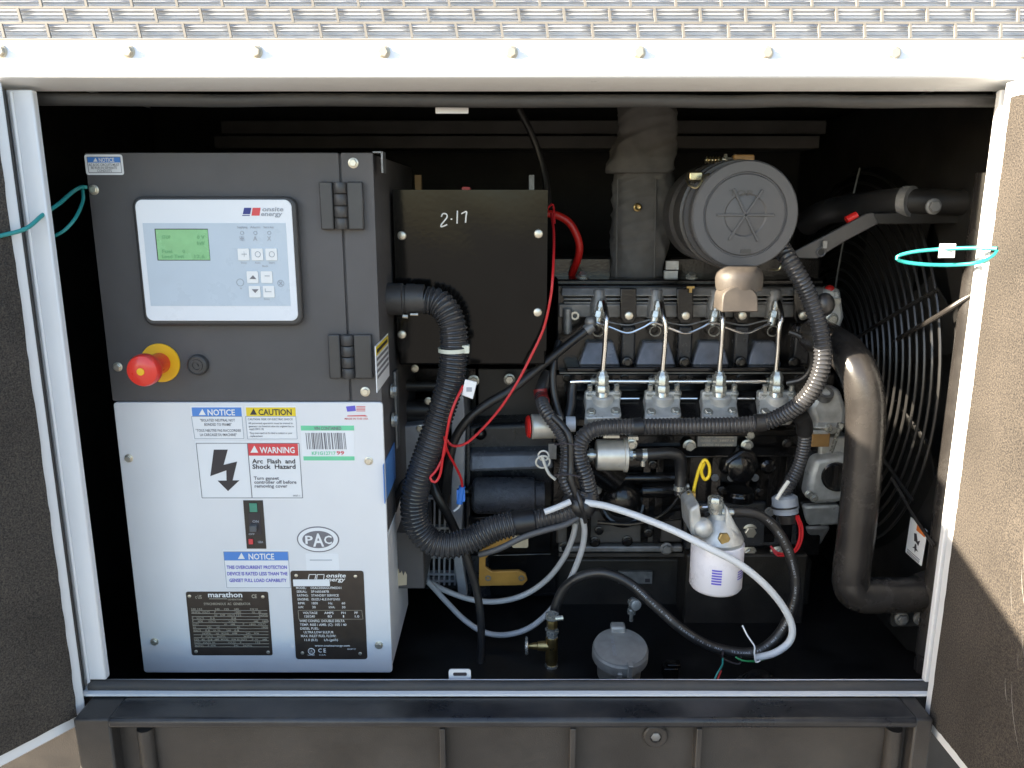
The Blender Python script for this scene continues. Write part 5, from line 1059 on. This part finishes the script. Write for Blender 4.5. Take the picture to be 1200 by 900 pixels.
b = B(); b.lathe(P(919.5, 592, 1.232), (0.12, -0.15, -1), [(0, 0.0218), (0.003, 0.0218)], 28); b.build('seal_ring', 'hose_black', sn)
b = B(); b.lathe(P(922, 603, 1.228), (0.12, -0.15, -1), [(0, 0.015), (0.014, 0.012)], 20); b.build('plug', 'breaker_dark', sn)
cable('white_lead', '', '', ((924, 564, 1.22), (917, 574, 1.215), (910, 585, 1.215)), 0.0032, 'white_wire', 0, 8, parent=sn)
for i, o in enumerate((0, 3)): cable('red_lead', '', '', ((932 + o, 604, 1.22), (937 + o, 618, 1.22), (936 + o, 634, 1.22), (928 + o, 647, 1.225), (912, 648 + o, 1.24), (903, 640, 1.25)), 0.0020, 'red_wire', 0, 8, parent=sn)
cable('second_conduit', 'thin black corrugated conduit bundled left of the harness, by the starter motor', 'conduit', ((641, 440, 1.36), (634, 460, 1.31), (637, 477, 1.265), (645, 490, 1.245), (657, 507, 1.235), (664, 524, 1.225), (664, 545, 1.22), (662, 560, 1.22), (668, 574, 1.22), (680, 588, 1.22)), 0.0114, 'loom', 0.0058, 16, depth=0.14)
cable('black_cable', 'smooth black cable strapped between the two corrugated conduits', 'cable', ((648, 488, 1.235), (660, 500, 1.225), (668, 515, 1.215), (669, 545, 1.21), (669, 562, 1.205), (676, 582, 1.205), (684, 605, 1.21)), 0.0058, 'hose_black')
cable('black_cable', 'black cable hanging from the cylinder head down past the starter motor', 'cable', ((655, 400, 1.33), (649, 425, 1.31), (648, 450, 1.30), (652, 475, 1.29), (658, 492, 1.28)), 0.0060, 'hose_black')
cable('black_cable', 'stubby black cable curving from the fuel rail down to the starter', 'cable', ((672, 447, 1.325), (670, 460, 1.32), (669, 475, 1.31), (665, 492, 1.30), (662, 505, 1.29)), 0.0085, 'hose_black')
bk = thing('wire_bundle', 'tape-wrapped bundle where the harness conduits and cables meet', 'cable bundle', P(682, 610, 1.21))
b = B(); b.tube(px((666, 590, 1.225), (678, 592, 1.212), (686, 594, 1.21), (690, 583, 1.22)), 0.019, 14, 0.004, jit=0.08); b.build('tape_wrap', 'hose_black', bk)
b = B(); b.tube(px((676, 575, 1.205), (681, 592, 1.192), (686, 612, 1.20)), 0.004, 8); b.build('loose_wire', 'hose_black', bk)
for x, y in ((665, 520), (666, 556)): 
    b = B(); b.tube(px((650, y + 1, 1.21), (664, y, 1.20), (680, y + 3, 1.20)), 0.0016, 6); b.build('zip_tie', 'ink', bk)
bh_ = thing('fuel_return_hose', 'smooth black hose running diagonally from the cylinder head to the alternator', 'hose', P(600, 460, 1.3))
cable('hose_run', '', '', ((697, 379, 1.325), (682, 391, 1.32), (660, 408, 1.31), (630, 432, 1.29), (600, 456, 1.27), (570, 474, 1.26), (548, 492, 1.255), (533, 515, 1.255), (527, 540, 1.26), (524, 565, 1.28), (522, 590, 1.30)), 0.0074, 'hose_black', parent=bh_, n=14)
b = B(); b.cyl(P(686, 388, 1.321), P(694, 382, 1.324), 0.0095, 16); b.build('hose_clamp', 'dark_alu', bh_)
b = B(); b.sphere(P(692, 377, 1.325), 0.010); b.build('end_fitting', 'dark_alu', bh_)
cable('black_cable', 'black cable looping down beside the louvred alternator vents', 'cable', ((505, 560, 1.30), (512, 580, 1.29), (523, 600, 1.29), (535, 625, 1.30)), 0.0080, 'hose_black')
cable('drain_hose', 'black drain hose dropping from the conduit to the tank top', 'hose', ((541, 640, 1.22), (549, 660, 1.22), (558, 690, 1.22), (563, 720, 1.215), (564, 750, 1.21), (563, 786, 1.20)), 0.0066, 'hose_black', n=14)
for i in range(4): cable('black_cable', 'black power cable bunched with its like beside the white cabinet', 'cable', ((455 + i * 2, 606 - i * 2, 1.23), (462 + i * 2, 585 - i * 3, 1.225), (474, 572 - i * 2.5, 1.22), (492 + i, 562 - i * 3, 1.24)), 0.0052, 'hose_black', group='cables beside the cabinet')
# red wires
rw = thing('red_wire', 'thin red wire dropping across the junction box to a loop by the conduit', 'wire', P(600, 470, 1.24))
cable('long_run', '', '', ((646, 250, 1.34), (649, 275, 1.30), (648, 320, 1.25), (645, 350, 1.24), (637, 385, 1.24), (622, 418, 1.235), (605, 450, 1.23), (585, 480, 1.225), (562, 506, 1.22), (545, 520, 1.215), (530, 522, 1.215), (521, 512, 1.215)), 0.0021, 'red_wire', n=8, parent=rw)
cable('loop', '', '', ((543, 452, 1.18), (534, 470, 1.165), (527, 490, 1.16), (523, 512, 1.165), (519, 535, 1.17), (516, 555, 1.175), (510, 565, 1.175), (504, 560, 1.175), (512, 550, 1.18), (521, 530, 1.185), (524, 505, 1.18), (530, 480, 1.17), (541, 455, 1.18)), 0.0021, 'red_wire', n=8, parent=rw)
cable('tail', '', '', ((521, 512, 1.18), (524, 528, 1.19), (533, 545, 1.21), (540, 560, 1.23), (542, 572, 1.24)), 0.0021, 'red_wire', n=8, parent=rw)
b = B(); b.ppx([(545, 444.5), (559, 448), (554, 468), (541, 463)], 1.176, 1.179); tg = b.build('tag', 'sticker_white', rw, bevel=0.001)
q = B(); q.rpx(546.5, 454, 553, 459, 1.1752, 1.1758); q.build('print_block', 'ink_light', tg, smooth=0)
bc = thing('blue_connector', 'small blue crimp connector with a white wire on the adapter ring', 'connector', P(540, 605, 1.24))
b = B(); b.cyl(P(541.5, 570, 1.24), P(538.5, 590, 1.24), 0.0055, 10); b.rpx(535, 574, 545, 588, 1.237, 1.243, 0.002); b.build('shell', 'blue_plastic', bc)
cable('white_lead', '', '', ((540, 588, 1.24), (538, 594, 1.24), (532, 599, 1.24)), 0.0019, 'light_cable', n=8, parent=bc)
wl_ = thing('white_wire_loop', 'coiled white wire hanging beside the silver starter motor', 'wire', P(637, 553, 1.25))
b = B(); p = P(637, 534, 1.25); b.torus(p, (0.15, 1, 0.1), 0.0085, 0.0016, 28, 8); b.torus(p + Vector((-0.001, -0.002, -0.010)), (-0.1, 1, 0.25), 0.0115, 0.0016, 28, 8); b.build('coil', 'white_wire', wl_)
cable('white_lead', '', '', ((635, 534, 1.245), (639, 546, 1.245), (644, 556, 1.245), (651, 562, 1.245)), 0.0026, 'white_wire', n=8, parent=wl_)
cable('red_cable', 'thick red battery cable arching behind the junction box', 'cable', ((636, 250, 1.42), (652, 252, 1.42), (668, 262, 1.42), (678, 282, 1.42), (678, 300, 1.43), (670, 322, 1.46)), 0.0068, 'red_cable')
cable('black_cable', 'black cable dropping from the ceiling behind the junction box', 'cable', ((608, 128, 1.45), (622, 155, 1.45), (633, 185, 1.45), (640, 215, 1.44), (643, 245, 1.42)), 0.0062, 'hose_black')
cable('red_wire', 'short thin red wire rising behind the junction box corner', 'wire', ((640, 246, 1.36), (648, 240, 1.37), (650, 262, 1.36)), 0.0018, 'red_wire', n=8)
cable('yellow_wire', 'yellow wire curled into a loop above the fuel filter', 'wire', ((811, 590, 1.215), (814, 570, 1.22), (820, 548, 1.22), (826, 539, 1.22), (831, 546, 1.22), (831, 557, 1.22), (826, 562, 1.22), (822, 553, 1.22), (825, 543, 1.215)), 0.0027, 'yellow_wire', n=10, step=0.002)
cable('grey_cable', 'pale grey cable sweeping from the harness past the white filter can', 'cable', ((686, 589, 1.20), (710, 593, 1.19), (745, 604, 1.175), (790, 622, 1.14), (830, 642, 1.12), (865, 660, 1.115), (895, 684, 1.115), (917, 710, 1.12), (928, 734, 1.12), (925, 752, 1.12), (908, 765, 1.12), (886, 771, 1.13)), 0.0056, 'light_cable', n=14)
cable('grey_cable', 'grey cable hanging in the upper loop below the harness bundle', 'cable', ((675, 612, 1.22), (671, 630, 1.23), (660, 655, 1.25), (640, 680, 1.27), (612, 698, 1.28), (580, 705, 1.285), (550, 702, 1.29), (522, 692, 1.30), (503, 682, 1.32)), 0.0049, 'grey_cable', n=12)
cable('grey_cable', 'grey cable hanging in the lower, longer loop above the tank top', 'cable', ((683, 606, 1.20), (685, 625, 1.21), (680, 650, 1.22), (665, 685, 1.235), (645, 715, 1.245), (620, 736, 1.25), (592, 744, 1.255), (568, 741, 1.26), (545, 727, 1.27), (522, 704, 1.29), (502, 682, 1.31)), 0.0049, 'grey_cable', n=12)
cable('grey_cable', 'dark grey cable strapped along the underside of the main conduit', 'cable', ((680, 605, 1.205), (662, 615, 1.195), (640, 621, 1.19), (612, 630, 1.19), (585, 643, 1.19), (562, 650, 1.20)), 0.0050, 'plastic_grey', n=12)
cable('grey_cable', 'short pale cable end lying on top of the main conduit by the bundle', 'cable', ((638, 600, 1.185), (652, 595, 1.187), (668, 588, 1.195)), 0.0050, 'light_cable', n=12)
b = B(); b.tube(px((633, 456, 1.305), (634, 464, 1.30), (636, 471, 1.28)), 0.0118, 14, 0.004); b.build('red_tape', 'tape_red', bk)
fh_ = thing('fuel_hose', 'printed black rubber fuel hose looping from the brass valve to the filter', 'hose', P(800, 770, 1.15))
fpts = px((649, 722, 1.22), (652, 708, 1.22), (661, 690, 1.22), (676, 678, 1.215), (695, 672, 1.21), (715, 673, 1.20), (740, 685, 1.19), (770, 712, 1.17), (800, 738, 1.155), (830, 756, 1.15), (860, 764, 1.145), (885, 764, 1.14), (905, 752, 1.14), (920, 732, 1.145), (930, 705, 1.15), (932, 680, 1.155), (926, 652, 1.16), (916, 630, 1.165), (902, 612, 1.17), (885, 602, 1.17), (866, 599.5, 1.17), (858, 600, 1.168))
b = B(); b.tube(fpts, 0.0082, 14, 0.005); b.build('hose_run', 'hose_black', fh_)
# white print along the hose, letter by letter on its camera side
sp = spline(fpts, 0.0042); word = 'TEXXONE IPE 10 MAX   '; q = B(); ci = 0
for i in range(40, len(sp) - 12):
    ch = word[ci % len(word)]; ci += 1
    if ch == ' ': continue
    T_ = (sp[i + 1] - sp[i - 1]).normalized(); toc = (Vector((0, 0, CZ)) - sp[i]).normalized(); U_ = T_.cross(toc).normalized(); 
    if U_.z < 0: U_ = -U_
    X_ = U_.cross(toc).normalized() * 1.0
    N_ = T_.cross(U_).normalized(); N_ = N_ if N_.dot(toc) > 0 else -N_
    X_ = U_.cross(N_).normalized()
    me = text_mesh(ch); q.add([sp[i] + N_ * 0.0086 + X_ * (v[0] - 0.3) * 0.0050 + U_ * (v[1] - 0.35) * 0.0046 for v in me[0]], me[1])
q.build('print', 'ink_light', fh_, smooth=0)
b = B(); b.tube(px((870, 733, 1.14), (876, 745, 1.13), (884, 757, 1.125), (884, 765, 1.12), (886, 776, 1.118), (891, 774, 1.118)), 0.0013, 6, 0.003); b.build('zip_tie', 'ink_white', fh_)
b = B(); b.tube(px((848, 762, 1.135), (848, 772, 1.135), (866, 778, 1.135), (868, 769, 1.135)), 0.0016, 6, 0.003); b.build('zip_tie', 'ink', fh_)
cable('green_wire', 'green wire tucked under the fuel hose above the tank', 'wire', ((862, 770, 1.135), (870, 774, 1.13), (882, 775, 1.13), (895, 773, 1.135)), 0.0016, 'green_wire', n=8)
lw = thing('lead_wires', 'thin green and red wires rising from the sill seal', 'wire', P(840, 801, 1.08))
cable('green_lead', '', '', ((836, 800, 1.05), (840, 790, 1.06), (846, 780, 1.08), (847, 772, 1.1)), 0.0014, 'teal_wire', n=6, parent=lw); cable('red_lead', '', '', ((840, 801, 1.05), (842, 793, 1.06), (845, 786, 1.07)), 0.0014, 'red_wire', n=6, parent=lw)
# ================================================================== fittings on the tank top
fv = thing('brass_valve', 'small brass shut-off valve with a round handle on the tank top', 'valve', Vector((Xg(647, 785, 1.19), 1.19, ZF)))
vx = Xg(646.5, 760, 1.19); Yv = 1.19
def zz(y): return Zg(y, Yv)
b = B(); b.cyl((vx, Yv, ZF), (vx, Yv, zz(778)), 0.011, 8); b.build('tank_nipple', 'zinc', fv)
b = B(); b.lathe((vx, Yv, zz(778)), (0, 0, 1), [(0, 0.0092), (0.006, 0.0102), (zz(748) - zz(778), 0.0102), (zz(746) - zz(778), 0.0095)], 24); b.cyl((vx, Yv, zz(757)), (vx - 0.020, Yv, zz(757)), 0.0092, 20, 0.008); b.build('valve_body', 'brass', fv)
b = B(); b.lathe((vx, Yv, zz(746)), (0, 0, 1), [(0, 0.0100), (0.006, 0.0100), (0.008, 0.0112), (0.014, 0.0112)], 6); b.build('union_nut', 'zinc', fv)
b = B(); b.lathe((vx, Yv, zz(735)), (0, 0, 1), [(0, 0.0090), (0.010, 0.0092), (0.013, 0.0085)], 6); b.build('adapter', 'brass', fv)
b = B(); b.lathe((vx, Yv, zz(722)), (0, 0, 1), [(-0.004, 0.011), (0.004, 0.011)], 24); b.cyl((vx + 0.004, Yv - 0.01, zz(721)), (vx + 0.017, Yv - 0.008, zz(721)), 0.0042, 10); b.build('hose_clamp', 'zinc', fv)
b = B(); b.lathe((vx - 0.018, Yv, zz(757)), (-1, 0, 0), [(0, 0.0078), (0.005, 0.0078), (0.006, 0.006), (0.012, 0.0055), (0.02, 0.0035), (0.026, 0.0035)], 16); b.build('spindle', 'brass', fv)
b = B(); b.torus((vx - 0.0415, Yv, zz(757)), (1, 0, 0), 0.0125, 0.0024, 28, 8); b.lathe((vx - 0.044, Yv, zz(757)), (1, 0, 0), [(0, 0.010), (0.003, 0.011)], 5); b.build('handle', 'zinc', fv)
fc = thing('fuel_filler', 'grey cast metal fuel filler cap with hinged lock tabs on the tank', 'fuel cap', Vector((Xg(725.5, 780, 1.165), 1.165, ZF)))
cx0, cy0 = Xg(725.5, 770, 1.165), 1.165; r = 32.5 * S(1.165, 755); zc0 = ZF
ztop = Zg(752, 1.165) 
b = B(); b.lathe((cx0, cy0, zc0), (0, 0, 1), [(0, r * 0.72), (0.004, r * 0.78), (ztop - zc0 - 0.024, r * 0.82), (ztop - zc0 - 0.022, r * 0.86)], 40); b.build('filler_neck', 'cap_alu', fc)
b = B(); b.lathe((cx0, cy0, ztop), (0, 0, 1), [(-0.022, r * 0.92), (-0.020, r), (-0.006, r), (-0.004, r * 0.985), (-0.003, r * 0.96), (0.0005, r * 0.94), (0.002, r * 0.6), (0.003, 0)], 48, cap=False); fl_ = b.build('lid', 'cap_alu', fc)
b = B(); b.obox((cx0 - 0.012, cy0 + r * 0.62, ztop - 0.010), (0.024, 0, 0), (0, 0.016, 0), (0, 0.004, 0.020)); b.build('hinge_block', 'cap_alu', fc, bevel=0.003)
for ox, zl_ in ((-0.010, -0.046), (0.006, -0.040)):
    b = B(); b.obox((cx0 + ox, cy0 - r - 0.004, ztop + zl_), (0.008, 0, 0), (0, 0.005, 0), (0, 0, -zl_ - (0.012 if ox < 0 else -0.003))); b.build('lock_tab', 'cap_alu', fc, bevel=0.0015)
b = B(); b.obox((cx0 + 0.006, cy0 - r * 0.75 - 0.004, ztop + 0.001), (0.008, 0, 0), (0, -r * 0.27, 0), (0, 0, 0.004)); b.build('lock_tab_arm', 'cap_alu', fc, bevel=0.001)
q = B(); me = text_mesh('DIESEL FUEL'); q.add([Vector((cx0 - 0.012 - (v[1] - 0.35) * 0.0075, cy0 - 0.024 + v[0] * 0.0085, ztop + 0.0035)) for v in me[0]], me[1]); q.build('lettering', 'ink_light', fl_, smooth=0)
fc.rotation_euler.x = 0.2
ef = thing('elbow_fitting', 'small chrome elbow fitting on the oil pan above the fuel cap', 'fitting', P(740, 728, 1.30))
b = B(); b.lathe(P(744, 708, 1.28), (0.3, -1, 0.05), [(-0.012, 0.008), (0, 0.0095), (0.006, 0.0095), (0.007, 0.008)], 20); b.build('side_port', 'cast_alu', ef)
b = B(); b.lathe(P(740, 719, 1.285), (0.05, 0, 1), [(-0.014, 0.0038), (0.0, 0.0038), (0.001, 0.008), (0.008, 0.008), (0.010, 0.0062), (0.024, 0.0075), (0.028, 0.006)], 16); b.build('stem', 'zinc', ef)
b = B(); b.rpx(725, 670, 764, 684, 1.392, 1.3985); lb = b.build('part_label', 'dark_alu', eng, smooth=0)
q = B(); q.rpx(756, 678.5, 761.5, 682.5, 1.3905, 1.3915); q.build('print_block', 'ink', lb, smooth=0)
sp_ = thing('tank_sender', 'black fuel sender flange with a bolt under the fuel hose', 'sender', Vector((Xg(892, 790, 1.13), 1.13, ZF)))
c0 = Vector((Xg(892, 790, 1.13), 1.13, ZF)); b = B(); b.lathe(c0, (0, 0, 1), [(0, 0.036), (0.006, 0.036), (0.008, 0.030), (0.02, 0.022), (0.024, 0.015)], 32); b.build('flange', 'engine_black', sp_)
bolt(sp_, c0 + Vector((0.004, -0.026, 0.009)), 0.0065, 'dark_alu', axis=(0, 0, 1))
cn = thing('tank_connector', 'small black electrical connector on the tank beside the fuel cap', 'connector', Vector((Xg(785, 790, 1.16), 1.16, ZF)))
c0 = Vector((Xg(785, 790, 1.16), 1.16, ZF)); b = B(); b.box(c0.x - 0.012, c0.x + 0.012, 1.15, 1.17, ZF, ZF + 0.02); b.box(c0.x - 0.006, c0.x + 0.016, 1.152, 1.168, ZF + 0.02, ZF + 0.026); b.build('body', 'gloss_black', cn, bevel=0.002)
# ================================================================== lanyards on the jambs
tl = thing('door_lanyard', 'teal cord loop tied between the left door and the control cabinet', 'lanyard', P(60, 275, 1.02))
def on_left(x_, y_, s_): # point on the left door's inner face at distance s_ from the hinge, near pixel row y_
    q_ = Vector((-0.594, 0.982, 0)) + Vector((-0.556, -0.831, 0)) * s_ + Vector((0.831, -0.556, 0)) * 0.006; q_.z = Zg(y_, q_.y); return q_
q = B(); q.tube([on_left(0, 277, 0.03), P(30, 268, 0.975), P(50, 252, 1.0), P(70, 238, 1.04), P(85, 225, 1.08), P(95, 219.5, 1.11), P(102, 219.5, 1.117)], 0.0026, 10, 0.004); q.build('upper_strand', 'teal_wire', tl)
q = B(); q.tube([P(97, 223, 1.113), P(97, 236, 1.09), P(88, 256, 1.06), P(74, 271, 1.045), P(58, 279, 1.04)], 0.0022, 10, 0.004); q.build('lower_strand', 'teal_wire', tl)
tr = thing('door_lanyard', 'teal cord loop with a paper tag pinned to the right door edge', 'lanyard', P(1110, 309, 1.03))
q = B(); q.tube([P(1169, 291.5, 0.951), P(1145, 290.5, 0.97), P(1110, 291.5, 1.0), P(1075, 294.5, 1.02), P(1055, 299, 1.03), P(1051, 303, 1.03), P(1060, 307, 1.03), P(1085, 310, 1.02), P(1115, 310.5, 1.01), P(1145, 308, 0.99), P(1164, 300, 0.96), P(1170, 292, 0.951)], 0.0024, 10, 0.004); q.build('loop', 'teal_wire', tr)
b = B(); b.rpx(1102, 285.5, 1118.5, 302, 1.000, 1.0015); tg = b.build('tag', 'sticker_white', tr, smooth=0)
q = B()
for i in range(4): q.rpx(1105, 288 + i * 3.2, 1115.5, 289.3 + i * 3.2, 0.9992, 0.9998)
q.build('print_lines', 'ink_light', tg, smooth=0)
